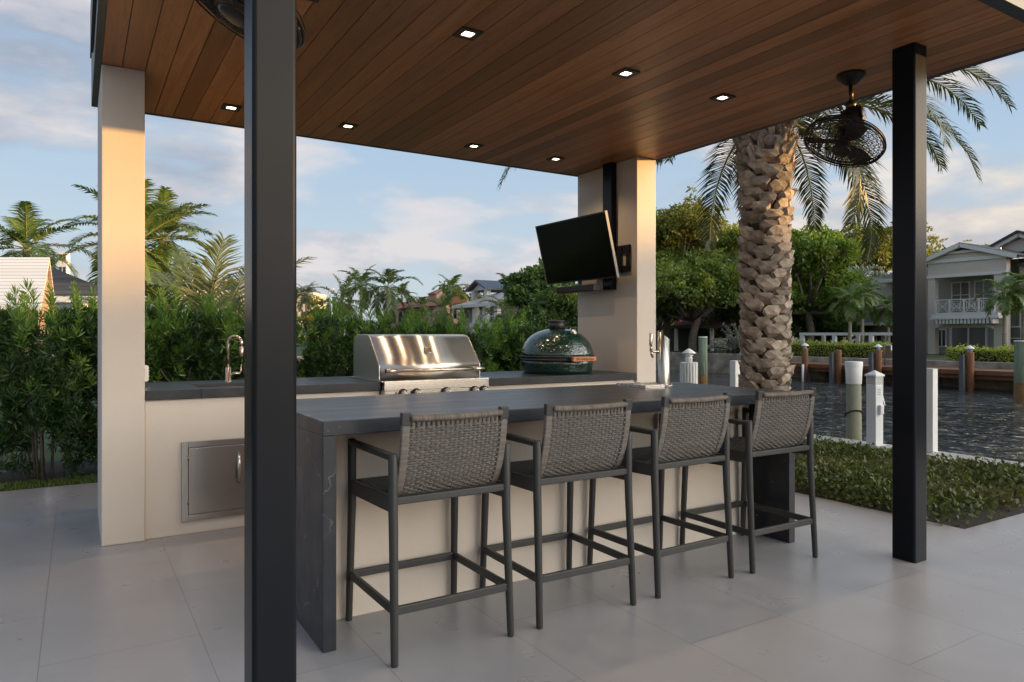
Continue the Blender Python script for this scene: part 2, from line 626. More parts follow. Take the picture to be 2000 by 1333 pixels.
M['rope'] = mat('taupe_cord', (0.112, 0.100, 0.088), 0.8, var=0.18, vscale=60, island=0.16)
M['rope_dark'] = mat('dark_cord', (0.060, 0.053, 0.046), 0.8, island=0.1)
M['rope_rail'] = stripe_mat('wrapped_cord_rail', (0.085, 0.070, 0.058), (0.19, 0.155, 0.125), 0, 210, 0.75, 0.5)
M['rope_stile'] = stripe_mat('wrapped_cord_stile', (0.115, 0.100, 0.086), (0.185, 0.160, 0.138), 2, 230, 0.75, 0.5)
M['white'] = mat('white_plastic', (0.74, 0.73, 0.71), 0.45, var=0.03)
M['white_paint'] = mat('white_paint', (0.72, 0.70, 0.67), 0.55, var=0.05, vscale=1.5)
M['lens'] = emit_mat('lamp_lens', (1.0, 0.80, 0.55), 9.0)
M['rubber'] = mat('black_rubber', (0.01, 0.01, 0.01), 0.7)
M['bronze'] = mat('dark_bronze', (0.018, 0.015, 0.014), 0.42, metal=0.2, spec=0.3)
M['bronze_lit'] = mat('lit_bronze_rod', (0.10, 0.07, 0.035), 0.30, metal=0.9)  # lit look of fan rod and collar put into a brighter bronze
M['blade'] = mat('walnut_blade', (0.030, 0.018, 0.013), 0.45, var=0.15, stretch=(2, 30, 2))
# ================================================================ pavilion
CEIL = 2.90
PX0, PX1, PY0, PY1 = 0.129, 4.585, 1.76, 5.83     # ceiling field
patio = MB()
patio.add([(-14, -9, 0), (4.95, -9, 0), (4.95, 7.08, 0), (-14, 7.08, 0)], [(0, 1, 2, 3)])
patio.add([(4.95, -9, 0), (7.58, -9, 0), (7.58, 2.41, 0), (4.95, 2.41, 0)], [(0, 1, 2, 3)])
structure(patio.build('patio', M['paver']))

pav = thing('pavilion', 'open sided pavilion roof with cedar board ceiling over the outdoor kitchen', 'pavilion', (2.35, 3.8, 0))
L0 = pav.location.copy()
m = MB()
rng = random.Random(4)
x = PX0 - 0.02
k = 0
while x < PX1:
    x1 = min(x + 0.1255, PX1 + 0.004)
    dz = rng.uniform(-0.0008, 0.0008)
    m.box(x + 0.0024, x1 - 0.0024, PY0, PY1, CEIL + dz, CEIL + 0.02)
    x = x1
m.build('ceiling', M['cedar'], pav, L0)
m = MB().box(PX0 - 0.02, PX1 + 0.01, PY0 - 0.01, PY1 + 0.01, CEIL + 0.012, CEIL + 0.06)
m.build('deck_panel', M['black'], pav, L0)
m = MB()
F = CEIL - 0.004
m.box(0.088, PX0, PY0 - 0.075, PY1 + 0.042, F, CEIL + 0.34)
m.box(PX1, PX1 + 0.042, PY0 - 0.075, PY1 + 0.042, F, CEIL + 0.34)
m.box(PX0, PX1, PY1, PY1 + 0.042, F, CEIL + 0.34)
m.box(PX0, PX1, PY0 - 0.075, PY0, F, CEIL + 0.34)
m.build('fascia', M['fascia'], pav, L0, bevel=0.004)
m = MB().box(0.080, PX1 + 0.05, PY0 - 0.09, PY1 + 0.05, CEIL + 0.342, CEIL + 0.37)
m.build('roof', M['fascia'], pav, L0)
m = MB().box(0.070, 0.086, PY0 - 0.09, 5.05, CEIL + 0.10, CEIL + 0.34)
m.build('gutter', M['fascia'], pav, L0)
for (a, b) in ((0.443, 0.575), (3.968, 4.098)):
    m = MB().box(a, b, 2.19, 2.325, -0.04, CEIL + 0.011)
    m.build('post', M['post'], pav, L0, bevel=0.015, seg=4)
for (a, b) in ((0.126, 0.358), (4.350, 4.582)):
    m = MB().box(a, b, 4.915, 5.815, 0.0, CEIL - 0.002)
    m.build('pillar', M['stucco'], pav, L0, bevel=0.006)
m = MB().box(4.285, 4.349, 5.20, 5.33, 1.70, CEIL - 0.003)
m.build('cable_cover', M['post'], pav, L0, bevel=0.003)

# ---------------------------------------------------------------- downlights (lit)
DL = [(0.94, 3.385), (1.797, 3.385), (2.905, 3.385), (3.765, 3.385), (0.94, 5.37), (1.797, 5.37), (2.91, 5.37), (3.767, 5.37)]
DLT = ['square recessed ceiling light in the row over the bar nearest the left steel post',
       'square recessed ceiling light nearest the camera, largest of the lit ones',
       'square recessed ceiling light over the bar between the large one and the right steel post',
       'square recessed ceiling light over the bar, closest to the hanging fan',
       'square recessed ceiling light over the sink, beside the left steel post',
       'square recessed ceiling light over the counter just right of the left post',
       'square recessed ceiling light over the grill end of the back counter',
       'square recessed ceiling light over the green cooker, nearest the television']
M['trim'] = mat('dark_light_trim', (0.030, 0.024, 0.020), 0.5)
for (xx, yy), lb in zip(DL, DLT):
    r = thing('ceiling_light', lb, 'ceiling light', (xx, yy, CEIL), 'recessed lights in the cedar ceiling')
    m = MB()
    o_, i_ = 0.062, 0.031
    z0, z1 = -0.010, 0.0005
    m.box(-o_, o_, -o_, -i_, z0, z1); m.box(-o_, o_, i_, o_, z0, z1)
    m.box(-o_, -i_, -i_, i_, z0, z1); m.box(i_, o_, -i_, i_, z0, z1)
    m.build('trim', M['trim'], r)
    MB().box(-i_ + 0.001, i_ - 0.001, -i_ + 0.001, i_ - 0.001, -0.005, -0.001).build('lens', M['lens'], r)
    ld = bpy.data.lights.new('lamp', 'SPOT')
    ld.energy = 17.0
    ld.color = (1.0, 0.72, 0.44)
    ld.spot_size = rad(136)
    ld.spot_blend = 0.8
    ld.shadow_soft_size = 0.03
    lo = bpy.data.objects.new('lamp', ld)
    COL.objects.link(lo)
    lo.parent = r
    lo.location = (0, 0, -0.03)

# ================================================================ back counter
CT = 0.925
kc = thing('kitchen_counter', 'long back counter of cream stucco with dark stone top holding sink and grill', 'counter', (2.35, 5.3, 0))
K0 = kc.location.copy()
m = MB()
m.box(0.360, 1.895, 4.945, 5.80, 0, CT - 0.061)
m.box(1.895, 2.777, 4.945, 5.80, 0, 0.66)
m.box(2.777, 4.348, 4.945, 5.80, 0, CT - 0.061)
m.build('cabinet', M['stucco'], kc, K0, bevel=0.004)
# stone top with sink and grill cut-outs
m = MB()
SX0, SX1, SY0, SY1 = 0.68, 1.18, 5.06, 5.42
y0, y1 = 4.918, 5.812
zt0, zt1 = CT - 0.060, CT
m.box(0.360, SX0, y0, y1, zt0, zt1)
m.box(SX0, SX1, y0, SY0, zt0, zt1)
m.box(SX0, SX1, SY1, y1, zt0, zt1)
m.box(SX1, 1.893, y0, y1, zt0, zt1)
m.box(1.893, 2.779, 5.60, y1, zt0, zt1)
m.box(2.779, 4.348, y0, y1, zt0, zt1)
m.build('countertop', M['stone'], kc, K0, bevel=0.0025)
m = MB()
m.box(SX0 - .012, SX1 + .012, SY0 - .012, SY1 + .012, 0.70, 0.712)
m.box(SX0 - .012, SX0, SY0, SY1, 0.712, zt0 - .001); m.box(SX1, SX1 + .012, SY0, SY1, 0.712, zt0 - .001)
m.box(SX0, SX1, SY0 - .012, SY0, 0.712, zt0 - .001); m.box(SX0, SX1, SY1, SY1 + .012, 0.712, zt0 - .001)
m.build('sink_basin', M['steel'], kc, K0)
# access door
fr = MB()
dx0, dx1, dz0, dz1 = 0.567, 0.995, 0.085, 0.590
w = 0.038
yf = 4.928
fr.box(dx0, dx0 + w, yf, 4.950, dz0, dz1); fr.box(dx1 - w, dx1, yf, 4.950, dz0, dz1)
fr.box(dx0 + w, dx1 - w, yf, 4.950, dz0, dz0 + w); fr.box(dx0 + w, dx1 - w, yf, 4.950, dz1 - w, dz1)
dr = fr.build('access_door', M['steel_v'], kc, K0, bevel=0.002)
MB().box(dx0 + w + .003, dx1 - w - .004, yf + 0.003, 4.948, dz0 + w + .003, dz1 - w - .003).build('door_leaf', M['steel_v'], dr, K0, bevel=0.003)
hx = dx1 - w - 0.052
m = MB()
m.tube([(hx, yf - .030, 0.30), (hx, yf - .034, 0.40), (hx, yf - .030, 0.50)], [.009, .010, .009], 10)
m.bar((hx, yf + .004, 0.318), (hx, yf - .030, 0.318), .012, .012)
m.bar((hx, yf + .004, 0.482), (hx, yf - .030, 0.482), .012, .012)
m.build('handle', M['nickel'], dr, K0)
for zz in (0.19, 0.47):
    MB().tube([(dx0 + w - .002, yf - .003, zz), (dx0 + w - .002, yf - .003, zz + .03)], .004, 8).build('hinge', M['chrome'], dr, K0)

# faucet
fa = thing('faucet', 'brushed nickel gooseneck faucet with side lever behind the sink', 'faucet', (0.950, 5.545, CT))
m = MB()
m.lathe([(.026, 0), (.026, .006), (.0195, .010), (.0195, .105), (.0165, .108)], 20)
m.build('base', M['nickel'], fa)
ang = math.atan2(-0.62, 0.78)
cx, sy = math.cos(ang), math.sin(ang)
pts = [(0, 0, .105), (0, 0, .27)]
R = .052
for k in range(1, 12):
    a = math.pi * k / 11 * 0.99
    q = R - R * math.cos(a)
    pts.append((q * cx, q * sy, .285 + R * math.sin(a)))
pts.append((2 * R * cx, 2 * R * sy, .262))
m = MB().tube(pts, .0115, 12)
m.build('spout', M['nickel'], fa)
q = (2 * R * cx, 2 * R * sy)
m = MB().tube([(q[0], q[1], .262), (q[0], q[1], .258), (q[0], q[1], .190), (q[0], q[1], .185)], [.0115, .0150, .0150, .012], 14)
m.build('spray_head', M['nickel'], fa)
m = MB()
m.tube([(0.016, -.006, .062), (.085, -.012, .062)], .011, 12)
m.tube([(.082, -.012, .055), (.086, -.012, .080), (.089, -.012, .125)], [.006, .005, .004], 10)
m.build('lever', M['nickel'], fa)

# outlet on the inner face of the left pillar
ou = thing('outlet_cover', 'white weatherproof outlet cover on the inner side of the left cream pillar', 'outlet', (0.358, 5.40, 1.01))
MB().box(0.001, 0.012, -.050, .050, -.065, .065).build('back_plate', M['white'], ou, bevel=.003)
m = MB().box(0.012, 0.055, -.042, .042, -.056, .056)
m.build('lid', M['white'], ou, bevel=.012, seg=3)
m = MB()
for k in range(5):
    m.box(0.053, 0.058, -.030, .030, -.042 + k * .019, -.034 + k * .019)
m.build('rib', M['white'], ou)

# ---------------------------------------------------------------- gas grill
gr = thing('gas_grill', 'built in stainless steel gas grill with closed hood in the back counter', 'grill', (2.33, 5.24, CT))
G0 = gr.location.copy()
gx0, gx1 = 1.899, 2.773
m = MB()
m.box(gx0, gx1, 4.900, 5.598, 0.662, 0.9)
m.box(gx0 - .012, gx1 + .012, 4.882, 5.605, CT + .001, CT + .009)
m.build('firebox', M['steel'], gr, G0, bevel=.002)
m = MB()                                  # tray in front of the hood, rolled front lip
m.extrude([(gx0 + .001, 4.868, 0.862), (gx0 + .001, 4.868, 0.934), (gx0 + .001, 4.900, 0.9345), (gx0 + .001, 4.960, CT + .0102), (gx0 + .001, 4.960, 0.9), (gx0 + .001, 4.899, 0.862)], (gx1 - gx0 - .002, 0, 0))
m.build('front_tray', M['steel'], gr, G0, bevel=.004)
m = MB().box(gx0 + .004, gx1 - .004, 4.874, 4.8995, 0.68, 0.8615)
cp = m.build('control_panel', M['steel'], gr, G0, bevel=.002)
m = MB()
m.box(gx0 + .004, gx0 + .115, 4.864, 4.8735, 0.68, 0.861)
m.build('side_plate', M['steel'], cp, G0)
for (xx, zz) in ((gx0 + .09, .845), (gx0 + .09, .800), (gx0 + .14, .848), (gx1 - .14, .848)):
    MB().lathe([(.0095, 0), (.0095, .006), (.004, .009)], 10, (xx, 4.864, zz), (0, -1, 0)).build('button', M['chrome'], cp, G0)
for kx in (2.045, 2.150, 2.395, 2.640, 2.725):
    m = MB()
    m.lathe([(.040, 0), (.040, .012), (.034, .016)], 22, (kx, 4.873, .836), (0, -1, 0))
    kn = m.build('knob', M['bronze'], gr, G0)
    m = MB().lathe([(.027, .014), (.029, .030), (.026, .046), (.014, .052)], 20, (kx, 4.873, .836), (0, -1, 0))
    m.build('knob_cap', M['chrome'], kn, G0)
# hood: side cheeks + bent sheet
lx0, lx1 = 1.900, 2.752
zf = CT + .012
prof = [(4.975, zf), (4.975, 1.028), (4.977, 1.042), (4.985, 1.056), (5.030, 1.106), (5.080, 1.159), (5.130, 1.211), (5.160, 1.241), (5.172, 1.253), (5.186, 1.263), (5.204, 1.270), (5.24, 1.274), (5.36, 1.276), (5.47, 1.274), (5.52, 1.255), (5.54, 1.20), (5.545, zf)]
m = MB()
n = len(prof)
v = [(lx0 + .006, y, z) for y, z in prof] + [(lx1 - .006, y, z) for y, z in prof]
m.add(v, [(i, i + 1, n + i + 1, n + i) for i in range(n - 1)], True)
hd = m.build('hood', M['steel_hood'], gr, G0, recalc=True)
hd.modifiers.new('solid', 'SOLIDIFY').thickness = .004
for xa, xb in ((lx0, lx0 + .014), (lx1 - .014, lx1)):
    MB().extrude([(xa, y, z) for y, z in prof], (xb - xa, 0, 0)).build('hood_side', M['steel_side'], gr, G0, bevel=.003)
m = MB()
m.tube([(lx0 + .03, 4.915, 1.005), (lx1 - .0, 4.915, 1.005)], .0135, 14)
for xa in (lx0 + .03, lx1 - .10):
    m.tube([(xa, 4.915, 1.005), (xa + .085, 4.915, 1.005)], .0185, 14)
    m.bar((xa + .03, 4.974, 1.005), (xa + .03, 4.915, 1.005), .030, .026)
m.build('hood_handle', M['nickel'], gr, G0)
m = MB()
ax = Vector((0, -0.72, 0.70))
c = Vector((2.335, 5.068, 1.149))
m.lathe([(.034, 0), (.034, .010), (.029, .013), (.027, .008)], 26, c, ax)
th = m.build('thermometer', M['chrome'], gr, G0)
MB().lathe([(.0265, .004), (.0265, .0075)], 26, c, ax).build('dial', M['white'], th, G0)

# ---------------------------------------------------------------- ceramic kamado cooker
M['kgreen'] = None
mm, t = mat_new('dimpled_green_glaze')
tc = t.n('ShaderNodeTexCoord')
vo = t.n('ShaderNodeTexVoronoi', i_Vector=tc.outputs['Object'], i_Scale=46.0)
p = t.n('ShaderNodeBsdfPrincipled', i_Roughness=0.16)
t.put(p.inputs['Base Color'], (0.004, 0.024, 0.017))
t.put(p.inputs['Coat Weight'], 0.5)
b = t.n('ShaderNodeBump', i_Strength=0.55, i_Distance=0.006)
t.put(b.inputs['Height'], t.mapr(vo.outputs['Distance'], 0.0, 0.6, 0, 1))
t.put(p.inputs['Normal'], b.outputs[0])
t.n('ShaderNodeOutputMaterial', i_Surface=p.outputs[0])
M['kgreen'] = mm
kb = thing('kamado_cooker', 'dark green egg shaped ceramic cooker with dimpled dome and wooden handle', 'ceramic grill', (3.755, 5.33, CT))
ZK = CT
m = MB().lathe([(.300, .001), (.313, .004), (.318, .03), (.328, .085), (.333, .112), (.322, .118)], 56)
m.build('base', M['kgreen'], kb)
m = MB().lathe([(.318, .158), (.333, .160), (.334, .172), (.330, .190), (.318, .232), (.296, .278), (.264, .318), (.222, .352), (.172, .377), (.118, .394), (.074, .402)], 56)
m.build('dome', M['kgreen'], kb)
m = MB()
m.lathe([(.330, .1185), (.339, .1185), (.339, .134), (.330, .134)], 48, caps=False)
m.lathe([(.330, .146), (.339, .146), (.339, .161), (.330, .161)], 48, caps=False)
m.lathe([(.326, .118), (.326, .160)], 48, caps=False)
for an in (-75, -105, 20, 160):
    a = rad(an)
    m.lathe([(.006, .330), (.006, .350)], 8, (0, 0, .140), (math.cos(a), math.sin(a), 0))
m.build('hinge_band', M['black'], kb)
m = MB().lathe([(.075, .392), (.076, .452), (.070, .458), (.078, .462), (.078, .478), (.060, .484)], 32)
m.build('chimney_cap', M['black'], kb)
m = MB()
m.bar((-.125, -.405, .137), (.125, -.405, .137), .032, .040)
hw = mat('cherry_wood', (0.42, 0.155, 0.055), 0.5, var=.2, vscale=3, stretch=(2, 30, 30))
kh = m.build('handle', hw, kb, bevel=.006, seg=3)
m = MB()
for s in (-1, 1):
    m.bar((s * .10, -.330, .147), (s * .10, -.392, .140), .022, .008)
m.build('handle_bracket', M['black'], kh)
m = MB().lathe([(.034, 0), (.034, .014), (.028, .018), (.026, .014)], 24, (.060, -.168, .366), (.20, -.62, .76))
th = m.build('thermometer', M['nickel'], kb)
MB().lathe([(.0262, .010), (.0262, .0145)], 24, (.060, -.168, .366), (.20, -.62, .76)).build('dial', M['white'], th)


def lettering(text, size, mat_, name, parent, loc, rot, depth=.0006):
    cu = bpy.data.curves.new(name, 'FONT')
    cu.body = text
    cu.size = size
    cu.extrude = depth
    cu.align_x = 'CENTER'
    cu.align_y = 'CENTER'
    tmp = bpy.data.objects.new('tmp_text', cu)
    COL.objects.link(tmp)
    dg = bpy.context.evaluated_depsgraph_get()
    me = bpy.data.meshes.new_from_object(tmp.evaluated_get(dg))
    bpy.data.objects.remove(tmp)
    bpy.data.curves.remove(cu)
    me.transform(Matrix.Translation(Vector(loc)) @ Euler(rot).to_matrix().to_4x4())
    me.materials.clear()
    me.materials.append(mat_)
    o = bpy.data.objects.new(name, me)
    COL.objects.link(o)
    o.parent = parent
    return o


M['burn'] = mat('burnt_lettering', (0.06, 0.02, 0.01), 0.7)
lettering('BIG GREEN EGG', .026, M['burn'], 'lettering', kh, (0, -.4225, .137), (rad(90), 0, 0))

# ---------------------------------------------------------------- television on its arm
tv = thing('television', 'flat black television tilted down beside the right cream pillar', 'television', (4.14, 5.495, 1.79))
TW, TH = 1.075, 0.605
tilt = rad(14)
# local frame: normal faces -X and down; width along Y
Mt = Matrix.Rotation(-tilt, 4, 'Y')
Mt = Matrix.Rotation(rad(1.5), 4, 'Z') @ Mt


def tv_box(x0, x1, y0, y1, z0, z1):
    mb = MB().box(x0, x1, y0, y1, z0, z1)
    mb.v = [tuple(Mt @ Vector(p)) for p in mb.v]
    return mb


tv_box(0.0, 0.030, -TW / 2, TW / 2, 0, TH).build('housing', M['black'], tv, bevel=.003)
M['screen'] = mat('black_glass', (0.004, 0.004, 0.005), 0.12, spec=0.35)
tv_box(-.0015, -.0002, -TW / 2 + .012, TW / 2 - .012, .014, TH - .012).build('screen', M['screen'], tv)
M['silver'] = mat('silver_edge', (0.20, 0.195, 0.185), 0.5, metal=0.0)
b = tv_box(-.004, .022, -TW / 2 - .0045, -TW / 2 - .0005, 0, TH)
b2 = tv_box(-.004, .022, TW / 2 + .0005, TW / 2 + .005, 0, TH)
b.build('edge_trim', M['silver'], tv)
b2.build('edge_trim', M['silver'], tv)
tv_box(.031, .060, -.30, .30, .10, .50).build('back_cover', M['black'], tv, bevel=.01)
sb = thing('soundbar', 'slim black soundbar hanging under the tilted television', 'soundbar', (4.16, 5.55, 1.70))
MB().box(-.05, .05, -.30, .30, -.012, .050).build('cabinet', M['black'], sb, bevel=.008)
MB().box(-.056, -.0505, -.29, .29, -.006, .044).build('grille', mat('speaker_cloth', (.016, .016, .017), .9, bump=.3, bscale=900), sb)
MB().bar((.02, .0, .0505), (.022, 0, .105), .04, .012, (1, 0, 0)).build('hanger', M['black'], sb)
mt = thing('wall_mount', 'slotted black steel wall bracket between television and right pillar', 'wall bracket', (4.349, 5.22, 1.98))
W0 = mt.location.copy()
m = MB()
ya, yb = 5.00, 5.47
xa, xb = 4.330, 4.3485
for (z0, z1) in ((1.855, 1.915), (2.035, 2.105)):
    m.box(xa, xb, ya, yb, z0, z0 + .016); m.box(xa, xb, ya, yb, z1 - .016, z1)
    yy = ya
    while yy < yb - .02:
        m.box(xa, xb, yy, yy + .022, z0 + .016, z1 - .016)
        yy += .052
for yy in (ya, ya + .115, yb - .05):
    m.box(xa - .0012, xb - .001, yy, yy + .045, 1.8565, 2.1035)
m.build('wall_plate', M['black'], mt, W0)
m = MB()
m.bar((4.329, 5.30, 2.00), (4.20, 5.46, 2.00), .05, .09)
m.bar((4.329, 5.30, 1.93), (4.20, 5.46, 1.93), .05, .03)
m.build('arm', M['black'], mt, W0)

# ================================================================ bar island
bar = thing('bar_island', 'long dark stone waterfall bar with cream stucco front', 'bar', (2.3, 3.35, 0))
B0 = bar.location.copy()
BX0, BX1, BY0, BY1 = 0.836, 3.760, 2.806, 3.880
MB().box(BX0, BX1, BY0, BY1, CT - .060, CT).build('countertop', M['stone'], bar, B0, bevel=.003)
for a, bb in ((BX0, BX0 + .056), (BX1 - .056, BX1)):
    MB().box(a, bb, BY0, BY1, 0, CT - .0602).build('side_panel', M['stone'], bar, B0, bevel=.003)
MB().box(BX0 + .057, BX1 - .057, 3.108, 3.80, 0, CT - .061).build('front_panel', M['stucco'], bar, B0)

tp = thing('beer_tower', 'polished steel beer tap tower with slanted top on the bar', 'beer tap', (3.368, 3.54, CT))
m = MB()
m.lathe([(.062, .0), (.062, .008), (.056, .012)], 32)
r = .040
n = 40
v = []
for zc in (.010, None):
    for k in range(n):
        a = 2 * math.pi * k / n
        z = .010 if zc else .345 - .030 * (math.cos(a) * .80 - math.sin(a) * .60)
        v.append((r * math.cos(a), r * math.sin(a), z))
for k in range(n):
    a = 2 * math.pi * k / n
    v.append(((r - .004) * math.cos(a), (r - .004) * math.sin(a), v[n + k][2]))
for k in range(n):
    a = 2 * math.pi * k / n
    v.append(((r - .004) * math.cos(a), (r - .004) * math.sin(a), .27))
f = []
for j in range(3):
    f += [(j * n + k, j * n + (k + 1) % n, (j + 1) * n + (k + 1) % n, (j + 1) * n + k) for k in range(n)]
f.append(tuple(range(3 * n, 4 * n)))
m.add(v, f, True)
col = m.build('column', M['chrome'], tp)
m = MB()
for a in (45, 135, 225, 315):
    m.lathe([(.006, .008), (.006, .018), (.003, .020)], 10, (.051 * math.cos(rad(a)), .051 * math.sin(rad(a)), 0))
m.build('bolt', M['chrome'], tp)
m = MB()
m.tube([(-.038, .004, .235), (-.055, .006, .235), (-.060, .006, .235), (-.085, .010, .237), (-.100, .012, .234)], [.013, .013, .009, .010, .011], 14)
m.tube([(-.096, .012, .238), (-.098, .012, .220), (-.088, .011, .196)], [.011, .009, .008], 12)
fct = m.build('spigot', M['nickel'], tp)
m = MB()
m.tube([(-.100, .012, .236), (-.103, .012, .262), (-.104, .012, .268)], [.011, .008, .007], 12)
m.tube([(-.104, .012, .268), (-.105, .012, .285), (-.100, .012, .352), (-.099, .012, .356)], [.008, .0105, .013, .011], 12)
m.build('tap_handle', M['nickel'], tp)
dt = thing('drip_tray', 'flat steel drip tray on the bar beside the tap tower', 'drip tray', (3.215, 3.60, CT))
m = MB()
m.box(-.085, .085, -.145, .145, .0005, .006)
m.box(-.085, -.079, -.145, .145, .006, .020); m.box(.079, .085, -.145, .145, .006, .020)
m.box(-.079, .079, -.145, -.139, .006, .020); m.box(-.079, .079, .139, .145, .006, .020)
m.build('tray', M['steel'], dt, bevel=.001)
m = MB()
for k in range(15):
    m.box(-.078, .078, -.135 + k * .018, -.125 + k * .018, .015, .018)
m.build('grate', M['steel'], dt)

# ================================================================ bar stools


def make_stool():
    r = thing('bar_stool', 'x', 'bar stool', (0, 0, 0), 'woven bar stools along the bar')
    for sx in (-1, 1):
        for sy in (-1, 1):
            xo, xi = sx * .262, sx * .256
            if sy < 0:
                pts = [(xo, -.262, 0.0), (xo, -.2615, .006), (xi, -.236, .50), (xi, -.232, .60), (xi, -.232, .800), (xi, -.231, .812)]
                rr = [.0125, .0150, .0182, .0190, .0185, .0150]
            else:
                pts = [(xo, .262, 0.0), (xo, .2615, .006), (xi, .240, .50), (xi, .237, .60), (xi, .237, .800), (xi, .237, .812)]
                rr = [.0125, .0150, .0182, .0190, .0185, .0150]
            MB().tube(pts, rr, 14).build('leg', M['chair'], r)
    for sx in (-1, 1):
        m = MB()
        x = sx * .256
        pts = [(x, -.236, .796), (x, -.10, .800), (x, .10, .800), (x, .238, .796)]
        m.bar(pts[0], pts[3], .036, .026)
        m.build('armrest', M['chair'], r, bevel=.008, seg=3)
    m = MB()
    m.bar((-.245, -.226, .626), (.245, -.226, .626), .030, .030)
    m.bar((-.245, .230, .606), (.245, .230, .606), .026, .050)
    for sx in (-1, 1):
        m.bar((sx * .254, -.226, .612), (sx * .254, .230, .600), .024, .062)
    m.build('seat_rail', M['chair'], r, bevel=.005)
    for (a, b) in (((-.256, -.2475, .207), (.256, -.2475, .207)), ((-.256, .250, .207), (.256, .250, .207)), ((-.257, -.247, .207), (-.257, .250, .207)), ((.257, -.247, .207), (.257, .250, .207))):
        MB().bar(a, b, .020, .034).build('stretcher', M['chair'], r, bevel=.005)
    # J-shaped sling: profile in (y, z)
    ctrl = [(-.272, .968), (-.266, .90), (-.257, .84), (-.238, .76), (-.216, .70), (-.190, .655), (-.150, .630), (-.095, .617), (0, .612), (.12, .618), (.215, .628)]
    P = []
    for i in range(len(ctrl) - 1):
        p0 = Vector(ctrl[max(i - 1, 0)]); p1 = Vector(ctrl[i]); p2 = Vector(ctrl[i + 1]); p3 = Vector(ctrl[min(i + 2, len(ctrl) - 1)])
        for k in range(8):
            u = k / 8
            P.append(0.5 * ((2 * p1) + (p2 - p0) * u + (2 * p0 - 5 * p1 + 4 * p2 - p3) * u * u + (3 * p1 - p0 - 3 * p2 + p3) * u ** 3))
    P.append(Vector(ctrl[-1]))
    S = [0.0]
    for i in range(1, len(P)):
        S.append(S[-1] + (P[i] - P[i - 1]).length)

    def at(s):
        i = min(max(np.searchsorted(S, s) - 1, 0), len(P) - 2)
        u = (s - S[i]) / (S[i + 1] - S[i])
        p = P[i] + (P[i + 1] - P[i]) * u
        tg = (P[i + 1] - P[i]).normalized()
        return p, Vector((tg.y, -tg.x))       # point, normal (points backwards / down)

    s_split = next(S[i] for i in range(len(P)) if P[i].x > -.150)
    HWX = .238
    # frame stiles: thin metal J under the wrapped cord
    def strip(s0, s1, xa, xb, th, mb):
        q = 34
        v, f = [], []
        for i in range(q + 1):
            p, nn = at(s0 + (s1 - s0) * i / q)
            for xx, k in ((xa, -1), (xb, -1), (xb, 1), (xa, 1)):
                v.append((xx, p.x + nn.x * th * k, p.y + nn.y * th * k))
        for i in range(q):
            for k in range(4):
                k2 = (k + 1) % 4
                f.append((i * 4 + k, i * 4 + k2, i * 4 + 4 + k2, i * 4 + 4 + k))
        f.append((3, 2, 1, 0)); f.append((q * 4, q * 4 + 1, q * 4 + 2, q * 4 + 3))
        mb.add(v, f, False)
    for sx in (-1, 1):
        m = MB()
        a, b = sx * HWX, sx * (HWX - .034)
        strip(.046, s_split, min(a, b), max(a, b), .0105, m)
        bs = m.build('back_stile', M['rope_stile'], r, bevel=.006, seg=2)
        m = MB()
        a, b = sx * (HWX + .001), sx * (HWX - .037)
        strip(-.004, .045, min(a, b), max(a, b), .0120, m)
        m.build('corner_cap', M['chair'], bs, bevel=.004)
    m = MB()
    q = 20
    pts = []
    for i in range(q + 1):
        xx = -(HWX - .036) + 2 * (HWX - .036) * i / q
        bow = -.010 * (1 - (xx / (HWX - .036)) ** 2)
        p, nn = at(.020)
        pts.append((xx, p.x + bow, p.y - .004 * (1 - (xx / .2) ** 2)))
    m.tube(pts, .0235, 12, flat=.58)
    m.build('top_rail', M['rope_rail'], r)
    for sx in (-1, 1):
        m = MB()
        a, b = sx * HWX, sx * (HWX - .030)
        strip(s_split + .001, S[-1], min(a, b), max(a, b), .009, m)
        m.build('seat_stile', M['rope_dark'], r, bevel=.004)

    NW = 20
    inner = HWX - .030
    pitch = 2 * inner / NW

    def bow(xx, s):
        return -.010 * (1 - (xx / inner) ** 2) * max(0.0, 1 - s / .45)

    def weave(s0, s1, step, name, mt_):
        m = MB()
        s = s0
        row = 0
        while s < s1:
            p, nn = at(s)
            pts = []
            ns = NW * 4
            for i in range(ns + 1):
                xx = -HWX * .93 + 2 * HWX * .93 * i / ns
                ph = math.pi * xx / pitch + (math.pi if row % 2 else 0)
                o = .0052 * math.cos(ph) if abs(xx) < inner else 0
                sl = .0016 * math.sin(ph)
                y = p.x + nn.x * o + bow(xx, s)
                z = p.y + nn.y * o + sl
                pts.append((xx, y, z))
            m.tube(pts, .0052, 5, caps=False, flat=1.0)
            s += step
            row += 1
        return m

    def warp(s0, s1):
        m = MB()
        for k in range(NW + 1):
            xx = -inner + k * pitch
            pts = []
            for i in range(30):
                s = s0 + (s1 - s0) * i / 29
                p, nn = at(s)
                pts.append((xx, p.x + bow(xx, s), p.y))
            m.tube(pts, .0082, 6, caps=False, flat=.30)
        return m
    bm_ = weave(.060, s_split, .0108, 'backrest', None)
    b = bm_.build('backrest', M['rope'], r)
    warp(.012, s_split).build('warp_cord', M['rope_stile'], b)
    sm_ = weave(s_split + .006, S[-1] - .01, .0112, 'seat', None)
    b = sm_.build('seat', M['rope_dark'], r)
    warp(s_split, S[-1] - .002).build('warp_cord', M['rope_dark'], b)
    return r


